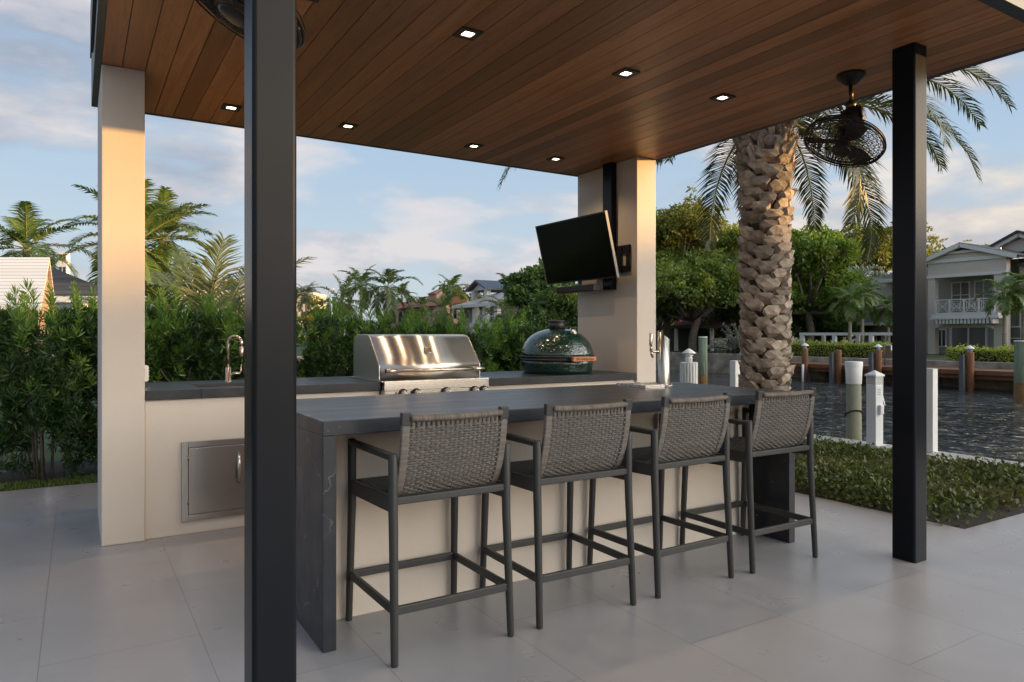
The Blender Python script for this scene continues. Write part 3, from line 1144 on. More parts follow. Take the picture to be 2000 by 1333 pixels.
stool0 = make_stool()
ST = [(1.297, 2.815, 'charcoal bar stool with woven cord back nearest the left end of the bar'),
      (1.975, 2.815, 'charcoal bar stool with woven cord back, second along from the left steel post'),
      (2.652, 2.822, 'charcoal bar stool with woven cord back drawn up in front of the beer tap tower'),
      (3.338, 2.815, 'charcoal bar stool with woven cord back at the water end of the bar')]
for i, (x_, y_, lb) in enumerate(ST):
    o = stool0 if i == 0 else copy_tree(stool0)
    o.location = (x_, y_, 0)
    o.rotation_euler = (0, 0, rad((0.5, -0.9, 1.1, -0.6)[i]))
    o['label'] = lb

# ================================================================ caged ceiling fans


def make_fan():
    r = thing('ceiling_fan', 'x', 'ceiling fan', (0, 0, CEIL), 'caged ceiling fans under the pavilion roof')
    m = MB().lathe([(.082, -.001), (.084, -.014), (.074, -.030), (.048, -.054), (.034, -.066), (.020, -.070)], 28)
    m.build('canopy', M['bronze'], r)
    m = MB().tube([(0, 0, -.066), (0, 0, -.180)], .0135, 14)
    m.build('downrod', M['bronze_lit'], r)
    m = MB()
    m.lathe([(.026, -.172), (.031, -.176), (.031, -.212), (.024, -.218)], 20)
    m.build('collar', M['bronze_lit'], r)
    ax = Vector((-.515, .022, -1)).normalized()
    px, py, _ = frame_of(ax)
    piv = Vector((0, 0, -.302))
    m = MB()
    side = Vector((ax.y, -ax.x, 0)).normalized()
    for s in (-1, 1):
        m.tube([Vector((0, 0, -.212)) + side * s * .012, Vector((0, 0, -.225)) + side * s * .062, piv + side * s * .078], [.012, .010, .012], 10)
        m.lathe([(.016, -.01), (.016, .012)], 14, piv + side * s * .078, side * s)
    m.build('yoke', M['bronze'], r)
    m = MB().lathe([(.020, -.105), (.050, -.098), (.064, -.070), (.068, -.020), (.068, .040), (.060, .072), (.040, .085), (.018, .090)], 28, piv, ax)
    m.build('motor', M['bronze'], r)
    c = piv + ax * .150
    RC = .236
    # wire cage, front and back domes meeting at the rim
    m = MB()
    ring = lambda rr, h, w, nn=56: m.tube([c + ax * h + px * (rr * math.cos(2 * math.pi * k / nn)) + py * (rr * math.sin(2 * math.pi * k / nn)) for k in range(nn + 1)], w, 5, caps=False)

    def hz(q, front):
        return (.062 if front else -.070) * (1 - (q ** 2.6))
    ring(RC, 0, .0068)
    ring(RC * .985, .018, .0036)
    ring(RC * .985, -.018, .0036)
    for front in (True, False):
        for q in (.30, .42, .54, .66, .77, .87, .95):
            ring(RC * q, hz(q, front), .0018, 40)
    cg = m.build('cage', M['bronze'], r)
    m2 = MB()
    for front in (True, False):
        for k in range(44):
            for tw in (0.18, -0.18):
                pts = []
                for i in range(8):
                    q = .22 + (.99 - .22) * i / 7
                    a = 2 * math.pi * k / 44 + tw * (1 - q) * 2.2
                    pts.append(c + ax * hz(q, front) + px * (RC * q * math.cos(a)) + py * (RC * q * math.sin(a)))
                m2.tube(pts, .0013, 3, caps=False)
    m2.build('wire_mesh', M['bronze'], cg)
    m = MB().lathe([(.010, .056), (.056, .058), (.058, .066), (.048, .070), (.010, .072)], 28, c, ax)
    m.build('badge_plate', M['bronze'], r)
    for k in range(3):
        a0 = 2 * math.pi * k / 3 + .5
        m = MB()
        v, f = [], []
        q = 9
        for i in range(q):
            u = i / (q - 1)
            rr = .040 + u * .185
            hw = .020 + .030 * math.sin(min(1, u * 1.25) * math.pi * .62)
            for s in (-1, 1):
                for zz in (-.003, .003):
                    d = px * math.cos(a0) + py * math.sin(a0)
                    e = px * -math.sin(a0) + py * math.cos(a0)
                    v.append(c + d * rr + e * (hw * s) + ax * (s * hw * .38 + zz))
        for i in range(q - 1):
            o = i * 4
            f += [(o, o + 4, o + 6, o + 2), (o + 1, o + 3, o + 7, o + 5), (o, o + 1, o + 5, o + 4), (o + 2, o + 6, o + 7, o + 3)]
        f += [(0, 2, 3, 1), (q * 4 - 4, q * 4 - 3, q * 4 - 1, q * 4 - 2)]
        m.add(v, f, False)
        m.build('blade', M['blade'], r)
    m = MB().lathe([(.040, -.062), (.040, .014), (.026, .020)], 20, c, ax)
    m.build('hub', M['bronze'], r)
    return r


fan0 = make_fan()
fan1 = copy_tree(fan0)
fan0.location = (4.12, 2.67, CEIL)
fan1.location = (.575, 2.67, CEIL)
fan0['label'] = 'dark caged fan hanging by the right steel post in front of the palm'
fan1['label'] = 'dark caged fan seen from below behind the top of the near steel post'
# ================================================================ ground and water
WZ = -1.30
M['lawn'] = mat('lawn_green', (0.035, 0.060, 0.014), 0.9, var=0.35, vscale=2.5, bump=0.6, bscale=60)
M['soil'] = mat('dark_mulch', (0.030, 0.020, 0.014), 0.95, var=0.5, vscale=22, bump=1.0, bscale=45)
M['concrete'] = mat('seawall_concrete', (0.36, 0.335, 0.31), 0.85, var=0.14, vscale=1.6, bump=0.15, bscale=60)
M['oldwall'] = mat('stained_seawall', (0.30, 0.25, 0.19), 0.9, var=0.45, vscale=1.4, bump=0.5, bscale=8)
g = MB()
for (x0, x1, y0, y1) in ((-500, 7.62, -500, 43), (-500, 37.3, 43, 900), (37.3, 900, -500, 900)):
    g.add([(x0, y0, -0.03), (x1, y0, -0.03), (x1, y1, -0.03), (x0, y1, -0.03)], [(0, 1, 2, 3)])
structure(g.build('ground', M['lawn']))
w = MB().add([(7.9, -500, WZ), (37.6, -500, WZ), (37.6, 43.2, WZ), (7.9, 43.2, WZ)], [(0, 1, 2, 3)])
structure(w.build('water', water_mat()))
w = MB().add([(4.955, 2.415, -0.016), (7.60, 2.415, -0.016), (7.60, 12, -0.016), (4.955, 12, -0.016)], [(0, 1, 2, 3)])
structure(w.build('planting_soil', M['soil']))
w = MB().add([(-14, 7.085, -0.014), (4.95, 7.085, -0.014), (4.95, 8.6, -0.014), (-14, 8.6, -0.014)], [(0, 1, 2, 3)])
structure(w.build('hedge_soil', M['soil']))
sw = MB().box(7.60, 8.06, -60, 30, -0.10, 0.0)
sw = sw.build('seawall_cap', M['concrete'], bevel=.012)
tag(sw, 'pale concrete seawall cap running along the near edge of the canal', 'seawall')
MB().box(7.70, 7.98, -60, 43, WZ - .6, -0.102).build('wall_face', M['oldwall'], sw)
sw = MB().box(37.2, 37.62, 29, 43.4, WZ - .6, 0.02).build('stone_seawall', M['oldwall'], bevel=.03)
tag(sw, 'weathered stone seawall on the far bank below the red roofed boathouse', 'seawall')
sw = MB().box(37.2, 37.62, -60, 28.98, WZ - .6, -0.02).build('concrete_seawall', M['oldwall'], bevel=.03)
tag(sw, 'far bank seawall behind the brown timber dock', 'seawall')
sw = MB().box(7.98, 37.2, 43.0, 43.4, WZ - .6, 0.02).build('canal_end_wall', M['oldwall'], bevel=.03)
tag(sw, 'seawall closing the end of the canal', 'seawall')

# ================================================================ foliage generators


def unit(a):
    return a / np.maximum(np.linalg.norm(a, axis=1, keepdims=True), 1e-9)


def leaves(base, dirs, ln, wd, rg, curl=0.0):
    """rhombus leaves: base (N,3), direction (N,3), length, width arrays -> (N,4,3)"""
    n = len(base)
    d = unit(dirs)
    rnd = unit(rg.normal(size=(n, 3)))
    s = unit(np.cross(d, rnd))
    nn = np.cross(s, d)
    ln = np.broadcast_to(np.asarray(ln, float), (n,))[:, None]
    wd = np.broadcast_to(np.asarray(wd, float), (n,))[:, None]
    mid = base + d * ln * 0.45 + nn * ln * curl
    return np.stack([base, mid - s * wd / 2, base + d * ln, mid + s * wd / 2], axis=1)


def rand_dirs(n, rg):
    return unit(rg.normal(size=(n, 3)))


def clump_cloud(centers, radii, per, leaf, rg, flat=0.7, shell=0.55):
    """leaf clumps: per leaves on a rough ball round each centre"""
    out = []
    for c, r in zip(centers, radii):
        d = rand_dirs(per, rg)
        d[:, 2] = np.abs(d[:, 2]) * rg.choice([1, 1, 1, -1], per)
        q = (shell + (1 - shell) * rg.random(per)) * r * (0.75 + 0.5 * rg.random(per))
        p = c + d * q[:, None] * np.array([1, 1, flat])
        ld = d + rg.normal(size=(per, 3)) * 0.8 + np.array([0, 0, -0.15])
        out.append(leaves(p, ld, leaf * (0.7 + 0.6 * rg.random(per)), leaf * 0.55 * (0.7 + 0.6 * rg.random(per)), rg))
    return np.concatenate(out)


def broad_tree(name, label, cat, base, H, R, seed, lm, leaf=0.34, n=110, per=85, trunk_h=0.35, rz=0.62, group=None, bark=None, low=0.30, cr=0.20, flat=0.7, sub=3):
    """tapered trunk with limbs; crown of many leaf clumps over an uneven volume"""
    rg = np.random.default_rng(seed)
    r = thing(name, label, cat, base, group)
    top = H
    cz = H * (low + 1) / 2
    hz = H * (1 - low) / 2
    # a few big lobes make the outline uneven
    lobes = []
    for k in range(sub + 5):
        a = 2 * math.pi * (k + rg.random() * .7) / (sub + 5)
        e = rg.uniform(-.55, .95)
        rr = R * rg.uniform(.36, .66)
        lobes.append((np.array([math.cos(a) * rr, math.sin(a) * rr, cz + hz * e * .62]), R * rg.uniform(.32, .52)))
    lobes.append((np.array([rg.uniform(-.2, .2) * R, rg.uniform(-.2, .2) * R, H - R * .40]), R * .42))
    C, RR = [], []
    for i in range(n):
        lc, lr = lobes[rg.integers(len(lobes))]
        d = rand_dirs(1, rg)[0]
        if d[2] < -.3:
            d[2] *= -.6
        p = lc + d * lr * rg.uniform(.62, 1.05) * np.array([1, 1, rz + .15])
        if p[2] < H * low * .85:
            p[2] = H * low * (.85 + .3 * rg.random())
        if p[2] > H:
            p[2] = H - rg.random() * .1 * H
        C.append(p)
        RR.append(R * cr * rg.uniform(.55, 1.15))
    m = MB()
    m.quads(clump_cloud(np.array(C), RR, per, leaf, rg, flat))
    # loose sprays on the outline
    k = n // 2
    idx = rg.integers(0, n, k)
    spr = np.array(C)[idx] + rand_dirs(k, rg) * R * cr * 1.25
    m.quads(clump_cloud(spr, [R * cr * .38] * k, max(8, per // 5), leaf * .9, rg, 0.8, .2))
    m.build('crown', lm, r)
    b = MB()
    th = H * trunk_h
    tr = max(.10, R * .055)
    b.tube([(0, 0, -.1), (0, 0, .15), (rg.normal() * .1, rg.normal() * .1, th * .5), (rg.normal() * .15, rg.normal() * .15, th)], [tr * 1.6, tr * 1.15, tr, tr * .85], 10)
    fork = Vector((0, 0, th * .92))
    for (lc, lr) in lobes:
        t_ = Vector(lc)
        mid = fork.lerp(t_, .5) + Vector((rg.normal() * .2, rg.normal() * .2, -.08 * R))
        b.tube([fork, mid, t_], [tr * .6, tr * .38, tr * .14], 7)
        for q in range(3):
            e = t_ + Vector(rand_dirs(1, rg)[0]) * lr * .9
            b.tube([mid.lerp(t_, .4 + .2 * q), e], [tr * .22, tr * .05], 5)
    b.build('trunk', bark or M['bark'], r)
    return r


def frond_quads(origin, az, el0, length, droop, rg, nl=26, leafl=0.4, leafw=0.03, vee=0.35, hang=0.25, rach=True, segs=14, twist=0.0, fwd=0.55, start=0.18):
    """feather frond: returns (leaf quads, list of rachis points)"""
    pts = []
    p = np.array(origin, float)
    el = el0
    step = length / segs
    h = np.array([math.cos(az), math.sin(az), 0.0])
    T = []
    for i in range(segs + 1):
        d = h * math.cos(el) + np.array([0, 0, math.sin(el)])
        pts.append(p.copy())
        T.append(d)
        p = p + d * step
        el -= droop / segs * (0.35 + 1.3 * i / segs)
    pts = np.array(pts)
    T = np.array(T)
    s = start + (1 - start) * (np.arange(nl) + .5) / nl
    f = s * segs
    i0 = np.minimum(f.astype(int), segs - 1)
    u = (f - i0)[:, None]
    P = pts[i0] * (1 - u) + pts[i0 + 1] * u
    D = unit(T[i0] * (1 - u) + T[i0 + 1] * u)
    side = np.array([-math.sin(az), math.cos(az), 0.0])
    S = unit(np.tile(side, (nl, 1)) + twist * np.cross(D, np.tile(side, (nl, 1))))
    U = np.cross(D, S)
    U = U * np.sign(U[:, 2:3] + 1e-6)
    prof = np.sin(np.pi * np.clip(0.12 + 0.82 * s, 0, 1)) ** 0.7
    out = []
    for sg in (-1, 1):
        ld = S * sg + D * (fwd + 0.5 * s[:, None]) + U * vee + rg.normal(size=(nl, 3)) * .10
        ld = unit(ld)
        L = leafl * prof * (0.85 + .3 * rg.random(nl))
        mid = P + ld * (L * .5)[:, None]
        # leaflet in two pieces: the outer half hangs
        ld2 = unit(ld + np.array([0, 0, -hang * 2.2]))
        tip = mid + ld2 * (L * .5)[:, None]
        wv = unit(np.cross(ld, U) + 1e-6) * (leafw / 2)
        out.append(np.stack([P - wv * .6, mid - wv, mid + wv, P + wv * .6], axis=1))
        out.append(np.stack([mid - wv, tip - wv * .08, tip + wv * .08, mid + wv], axis=1))
    return np.concatenate(out), pts


def feather_palm(name, label, base, trunk_h, seed, lm, nf=18, length=2.4, leafl=.5, leafw=.05, nl=26, lean=(0, 0), tr=.14, droop=1.5, elmin=-35, elmax=80, group=None, shaft=None, vee=.3, hang=.25, trunk=None, cat='palm tree', azoff=0.0):
    rg = np.random.default_rng(seed)
    r = thing(name, label, cat, base, group)
    topp = Vector((lean[0], lean[1], trunk_h))
    m = MB()
    rm = MB()
    for k in range(nf):
        az = azoff + k * 2.39996 + rg.normal() * .15
        e = rad(elmax + (elmin - elmax) * (k + .5) / nf + rg.normal() * 6)
        L = length * (0.82 + .3 * rg.random()) * (0.85 if k < 2 else 1)
        q, pts = frond_quads(topp, az, e, L, droop * (0.75 + .5 * rg.random()) * (0.55 + .45 * math.cos(e)), rg, nl, leafl, leafw, vee, hang)
        m.quads(q)
        w0 = max(.012, length * .010)
        rm.tube([tuple(p) for p in pts[::2]], [w0 * (1 - .8 * i / (len(pts[::2]) - 1)) for i in range(len(pts[::2]))], 5, caps=False)
    cr = m.build('crown', lm, r)
    rm.build('stalk', M['stalk'], cr)
    t_ = MB()
    t_.tube([(0, 0, -.1), (lean[0] * .15, lean[1] * .15, trunk_h * .3), (lean[0] * .5, lean[1] * .5, trunk_h * .65), tuple(topp)], [tr * 1.35, tr, tr * .9, tr * .8], 10)
    t_.build('trunk', trunk or M['palm_bark'], r)
    if shaft:
        s_ = MB().tube([tuple(topp + Vector((0, 0, -shaft))), tuple(topp + Vector((0, 0, -shaft * .5))), tuple(topp + Vector((0, 0, .12)))], [tr * .95, tr * 1.0, tr * .55], 10)
        s_.build('crownshaft', M['shaft'], r)
    return r


M['bark'] = mat('tree_bark', (0.115, 0.090, 0.068), 0.9, var=.35, vscale=3, bump=.6, bscale=12)
M['palm_bark'] = mat('palm_bark', (0.26, 0.215, 0.165), 0.85, var=.3, vscale=5, bump=.5, bscale=18, stretch=(1, 1, 5))
M['stalk'] = mat('palm_stalk', (0.20, 0.21, 0.055), 0.5)
M['shaft'] = mat('green_crownshaft', (0.085, 0.14, 0.035), 0.45)
M['lf_dark'] = leaf_mat('leaf_dark_green', (0.038, 0.080, 0.021), (0.085, 0.152, 0.038), .22, c3=(0.104, 0.152, 0.034))
M['lf_mid'] = leaf_mat('leaf_mid_green', (0.068, 0.115, 0.024), (0.160, 0.215, 0.045), .34, c3=(0.205, 0.235, 0.050))
M['lf_olive'] = leaf_mat('leaf_olive', (0.085, 0.105, 0.025), (0.185, 0.195, 0.048), .36, c3=(0.225, 0.215, 0.050))
M['lf_bright'] = leaf_mat('leaf_bright_green', (0.072, 0.140, 0.024), (0.170, 0.255, 0.046), .36, c3=(0.180, 0.220, 0.045))
M['lf_silver'] = leaf_mat('leaf_silver', (0.22, 0.24, 0.19), (0.36, 0.37, 0.31), .1)
M['lf_palm'] = leaf_mat('palm_leaflet', (0.067, 0.110, 0.027), (0.152, 0.209, 0.049), .25, .42, .5)
M['lf_coco'] = leaf_mat('coconut_leaflet', (0.058, 0.085, 0.030), (0.140, 0.162, 0.056), .25, .42, .5)
M['lf_date'] = leaf_mat('date_palm_leaflet', (0.022, 0.036, 0.016), (0.060, 0.078, 0.030), .15, .42, .5)

# ================================================================ hedge behind the counter (yew-like shrubs)
M['hedge_leaf'] = leaf_mat('hedge_leaf', (0.017, 0.046, 0.011), (0.048, 0.104, 0.022), .16, .38, .5)
M['hedge_new'] = leaf_mat('hedge_new_shoot', (0.095, 0.199, 0.030), (0.190, 0.314, 0.057), .28, .38, .5)


def shoot_whorls(pos, axis, n, ln, wd, rg, spread=1.0):
    """strap leaves spiralling round short shoots"""
    N = len(pos)
    P = np.repeat(pos, n, axis=0)
    A = np.repeat(unit(axis), n, axis=0)
    k = np.tile(np.arange(n), N)
    ref = unit(np.cross(A, np.tile([0.31, 0.52, 0.79], (N * n, 1))))
    ref2 = np.cross(A, ref)
    an = k * 2.39996 + np.repeat(rg.random(N) * 6.28, n)
    u = k / (n - 1)
    outw = ref * np.cos(an)[:, None] + ref2 * np.sin(an)[:, None]
    d = outw * (spread * (1.15 - .75 * u))[:, None] + A * (.35 + .9 * u)[:, None] + rg.normal(size=(N * n, 3)) * .12
    d[:, 2] -= .10
    L = np.repeat(ln * (.75 + .5 * rg.random(N)), n) * (1 - .25 * u)
    b = P + A * (u * np.repeat(ln, N * n // 1)[:N * n] * .55)[:, None] if np.ndim(ln) else P + A * (u * ln * .55)[:, None]
    return leaves(b, d, L, wd, rg, curl=.05)


def make_shrub(seed, H, name='hedge_shrub'):
    rg = np.random.default_rng(seed)
    r = thing(name, 'x', 'hedge shrub', (0, 0, 0), 'shrubs of the clipped hedge behind the kitchen')
    W2, D2 = .40, .36
    n = 760
    # branch sprays give the surface lumps
    K = 26
    tips = np.stack([rg.uniform(-W2, W2, K), rg.uniform(-D2, D2, K), H * (0.12 + .86 * rg.random(K) ** .75)], axis=1)
    idx = rg.integers(0, K, n)
    pos = tips[idx] + rg.normal(size=(n, 3)) * np.array([.085, .085, .11])
    pos[:, 2] = np.clip(pos[:, 2], .05, H * 1.02)
    out = pos - np.array([0, 0, H * .35])
    out[:, 2] *= .5
    ax = unit(out) * .8 + rg.normal(size=(n, 3)) * .45 + np.array([0, 0, .55])
    m = MB().quads(shoot_whorls(pos, ax, 15, .080, .0125, rg))
    m.build('foliage', M['hedge_leaf'], r)
    # fresh upright shoots on top and on the face
    k = 105
    p2 = np.stack([rg.uniform(-W2, W2, k), rg.uniform(-D2, D2, k), H * (1.0 - .5 * rg.random(k) ** 1.6)], axis=1)
    a2 = rg.normal(size=(k, 3)) * .30 + np.array([0, -.25, 1.0])
    m = MB().quads(shoot_whorls(p2, a2, 18, .085, .0125, rg, .8))
    k = 13
    p3 = np.stack([rg.uniform(-W2, W2, k), rg.uniform(-D2, D2, k), np.full(k, H)], axis=1)
    for p_ in p3:
        hh = rg.uniform(.06, .20)
        q = np.stack([p_ + np.array([0, 0, z]) for z in np.linspace(-.06, hh, 4)])
        m.quads(shoot_whorls(q, np.tile([rg.normal() * .15, rg.normal() * .15, 1.0], (4, 1)), 14, .080, .012, rg, .75))
    m.build('new_shoots', M['hedge_new'], r)
    b = MB()
    for i in range(7):
        x, y = rg.uniform(-.15, .15, 2)
        e = tips[rg.integers(0, K)]
        b.tube([(x, y, -.03), (x * 1.4, y * 1.4, H * .3), (float(e[0]) * .7, float(e[1]) * .7, H * .62), (float(e[0]), float(e[1]), max(float(e[2]), H * .7))], [.013, .010, .007, .003], 5)
    b.build('stems', M['bark'], r)
    return r


HX = [-1.35, -.78, -.22, .34, .90, 1.46, 2.02, 2.58, 3.12, 3.66, 4.20, 4.72]
HH = [1.36, 1.32, 1.40, 1.40, 1.38, 1.34, 1.30, 1.33, 1.24, 1.30, 1.20, 1.26]
protos = [make_shrub(11, 1.0), make_shrub(23, 1.0), make_shrub(37, 1.0), make_shrub(51, 1.0)]
used = set()
HLB = ['leafy hedge shrub at the far left edge of the photo, above the grass strip',
       'leafy hedge shrub in front of the white tiled roof of the neighbour',
       'leafy hedge shrub standing just left of the left cream pillar',
       'leafy hedge shrub largely hidden behind the left cream pillar',
       'leafy hedge shrub directly behind the sink faucet',
       'leafy hedge shrub half hidden by the near steel post',
       'leafy hedge shrub rising just right of the near steel post',
       'leafy hedge shrub behind the left end of the grill hood',
       'leafy hedge shrub behind the middle of the grill hood',
       'leafy hedge shrub behind the right end of the grill hood',
       'leafy hedge shrub in the gap between grill hood and green cooker',
       'leafy hedge shrub behind the dome of the green cooker']
for i, (x_, h_) in enumerate(zip(HX, HH)):
    k = i % 4
    o = protos[k] if k not in used else copy_tree(protos[k])
    used.add(k)
    o.location = (x_, 7.72 + .10 * math.sin(i * 2.3), -.01)
    o.scale = (1, 1, h_)
    o.rotation_euler = (0, 0, (i % 3 - 1) * .5 + (math.pi if i % 5 == 2 else 0))
    o['label'] = HLB[i]

# ================================================================ ground cover in the bed
rg = np.random.default_rng(5)
N = 62000
bx = 4.925 + rg.random(N) ** .95 * 2.41
by = 2.45 + rg.random(N) * 7.5
# thins out to bare mulch towards the corner
thin = np.clip((by - 2.45) / .55, 0, 1) * np.clip((bx - 4.93) / .10 + .35, 0, 1)
keep = rg.random(N) < np.clip(.10 + thin, 0, 1)
bx, by = bx[keep], by[keep]
N = len(bx)
hh = .085 + .045 * np.sin(bx * 3.1 + by * 1.7) * np.cos(by * 2.3 - bx) + .03 * rg.normal(size=N)
hh = np.clip((hh + .05 * np.clip((6.3 - bx) / 1.2, 0, 1)) * np.clip((by - 2.30) / .45, .25, 1) * np.clip((bx - 4.85) / .22, .35, 1) * np.clip((7.5 - bx) / .6, .3, 1), .01, .22)
z = hh * rg.random(N) ** .45
P = np.stack([bx, by, z - .01], axis=1)
d = rg.normal(size=(N, 3)) + np.array([0, 0, .45])
M['cover'] = leaf_mat('ground_cover_leaf', (0.030, 0.048, 0.015), (0.125, 0.150, 0.042), .2, .5, .25, c3=(0.110, 0.095, 0.040))
m = MB().quads(leaves(P, d, .034 + .026 * rg.random(N), .020 + .013 * rg.random(N), rg, .08))
# runners that stick out above
k = 180
rx, ry = 5.1 + rg.random(k) * 2.1, 2.7 + rg.random(k) * 6
for i in range(k):
    n = 9
    a = rg.random() * 6.28
    t_ = np.linspace(0, 1, n)
    L = rg.uniform(.10, .26)
    q = np.stack([rx[i] + np.cos(a) * t_ * L * .8, ry[i] + np.sin(a) * t_ * L * .8, .09 + t_ * L * .55], axis=1)
    m.quads(leaves(np.repeat(q, 2, axis=0), rg.normal(size=(n * 2, 3)) + np.array([0, 0, .3]), .028, .017, rg))
o = m.build('ground_cover', M['cover'])
tag(o, 'low leafy jasmine ground cover filling the bed beside the canal', 'ground cover', kind='stuff')
# grass strip along the hedge
N = 9000
P = np.stack([-3 + rg.random(N) * 7.9, 7.09 + rg.random(N) * .34, np.full(N, -.014)], axis=1)
m = MB().quads(leaves(P, rg.normal(size=(N, 3)) * .5 + np.array([0, 0, 1.2]), .045, .008, rg))
o = m.build('grass', leaf_mat('grass_blade', (0.067, 0.114, 0.023), (0.133, 0.190, 0.042), .2))
tag(o, 'narrow strip of lawn grass between paving and hedge', 'grass', kind='stuff')
# ================================================================ date palm beside the bar
M['boss'] = mat('palm_boot', (0.20, 0.140, 0.100), 0.85, vscale=11, bump=.7, bscale=42, island=.42, col2=(0.46, 0.385, 0.31))
M['boot_gap'] = mat('palm_fibre', (0.028, 0.018, 0.012), 0.95, var=.4, vscale=14, bump=1.0, bscale=50)
M['fibre'] = mat('rust_fibre', (0.20, 0.105, 0.050), 0.9, var=.35, vscale=16, island=.3)
DPX, DPY = 6.36, 5.12
dp = thing('date_palm', 'stout date palm with knobbly trimmed trunk and drooping fronds beside the bar', 'palm tree', (DPX, DPY, 0))
DH = 3.52
m = MB()
m.tube([(0, 0, -.05), (0, 0, .4), (0, 0, 1.6), (0, 0, DH)], [.235, .205, .205, .205], 24)
m.build('trunk', M['boot_gap'], dp)
rg = np.random.default_rng(77)
m = MB()
kk = 0
while True:
    zz = .02 + kk * .01357
    if zz > DH - .10:
        break
    a = kk * 2.39996 + rg.normal() * .07
    kk += 1
    zz += rg.normal() * .012
    er = Vector((math.cos(a), math.sin(a), 0))
    et = Vector((-math.sin(a), math.cos(a), 0))
    R0 = .190
    w, h = .098 * rg.uniform(.80, 1.12), .061 * rg.uniform(.85, 1.2)
    out = rg.uniform(.050, .085) + (.05 * max(0, (zz - DH + .9)) / .9)
    base = [(-1, -.05), (-.55, -.95), (.55, -.95), (1, -.05), (.55, .85), (-.55, .85)]
    cut = [(-.88, .10 + rg.normal() * .10), (-.56, -.60 + rg.normal() * .10), (.56, -.60 + rg.normal() * .10), (.88, .10 + rg.normal() * .10), (.50, .72), (-.50, .72)]
    tl, tz = rg.normal() * .16, rg.uniform(.05, .40)
    v = []
    for (sx, sz) in base:
        an = sx * w / R0
        er2 = er * math.cos(an) + et * math.sin(an)
        v.append(er2 * R0 + Vector((0, 0, zz + sz * h * 1.18 - .012)))
    for (sx, sz) in cut:
        an = sx * w * .86 / R0
        er2 = er * math.cos(an) + et * math.sin(an)
        o = out * (1.0 + tz * sz + tl * sx) * rg.uniform(.92, 1.08)
        v.append(er2 * (R0 + o + .012) + Vector((0, 0, zz + sz * h + .020)))
    v.append(er * (R0 + out * 1.04 + .012) + Vector((0, 0, zz + rg.uniform(-.1, .3) * h + .020)))
    f = [(i, (i + 1) % 6, 6 + (i + 1) % 6, 6 + i) for i in range(6)] + [(6 + i, 6 + (i + 1) % 6, 12) for i in range(6)]
    m.add(v, f, False)
tb = m.build('leaf_boots', M['boss'], dp)
# ragged upper stubs and fibre under the crown
m = MB()
for k in range(46):
    a = k * 2.39996
    zz = DH - .50 + .62 * k / 46
    er = Vector((math.cos(a), math.sin(a), 0))
    et = Vector((-math.sin(a), math.cos(a), 0))
    L = rg.uniform(.16, .30)
    p0 = er * .19 + Vector((0, 0, zz))
    p1 = p0 + er * L * .55 + Vector((0, 0, L * .95))
    w = rg.uniform(.035, .060)
    m.extrude([p0 - et * w, p0 + et * w, p1 + et * w * .55, p1 + et * w * .1 + Vector((0, 0, .03)), p1 - et * w * .5], er * .03 + Vector((0, 0, -.02)))
m.build('frond_stub', M['boss'], dp)
N = 2600
a = rg.random(N) * 6.283
P = np.stack([np.cos(a) * .20, np.sin(a) * .20, DH - .35 + rg.random(N) * .75], axis=1)
d = np.stack([np.cos(a) * .5, np.sin(a) * .5, rg.normal(size=N) * .9], axis=1) + rg.normal(size=(N, 3)) * .5
MB().quads(leaves(P, d, .10 + .14 * rg.random(N), .007, rg)).build('fibre', M['fibre'], dp)
m = MB()
rm = MB()
cz = DH + .30
NF = 42
for k in range(NF):
    az = k * 2.39996 + .4 + rg.normal() * .08
    u = (k + .5) / NF
    if u > .40 and abs((math.degrees(az) - 219 + 180) % 360 - 180) < 34:
        continue
    el = rad(84 - 96 * u ** 0.9 + rg.normal() * 5)
    L = (3.1 if u < .45 else 2.25) * rg.uniform(.86, 1.12)
    q, pts = frond_quads((math.cos(az) * .12, math.sin(az) * .12, cz - .18 * u), az, el, L, rad(78 + 30 * u) * rg.uniform(.85, 1.15), rg, nl=84, leafl=.37, leafw=.019, vee=.28, hang=.22, segs=18, fwd=.62, start=.16)
    m.quads(q)
    rm.tube([tuple(p) for p in pts[::2]], [.020 - .016 * i / (len(pts[::2]) - 1) for i in range(len(pts[::2]))], 5, caps=False)
for (az, el, L, dr) in ((150, 26, 4.7, 74), (155, 24, 4.4, 78), (143, 16, 3.3, 92), (147, 20, 3.1, 98)):
    q, pts = frond_quads((0, 0, cz - .05), rad(az), rad(el), L, rad(dr), rg, nl=92, leafl=.40, leafw=.019, vee=.22, hang=.30, segs=18, fwd=.55, start=.16)
    m.quads(q)
    rm.tube([tuple(p) for p in pts[::2]], [.020 - .016 * i / (len(pts[::2]) - 1) for i in range(len(pts[::2]))], 5, caps=False)
cr = m.build('crown', M['lf_date'], dp)
rm.build('stalk', M['stalk'], cr)

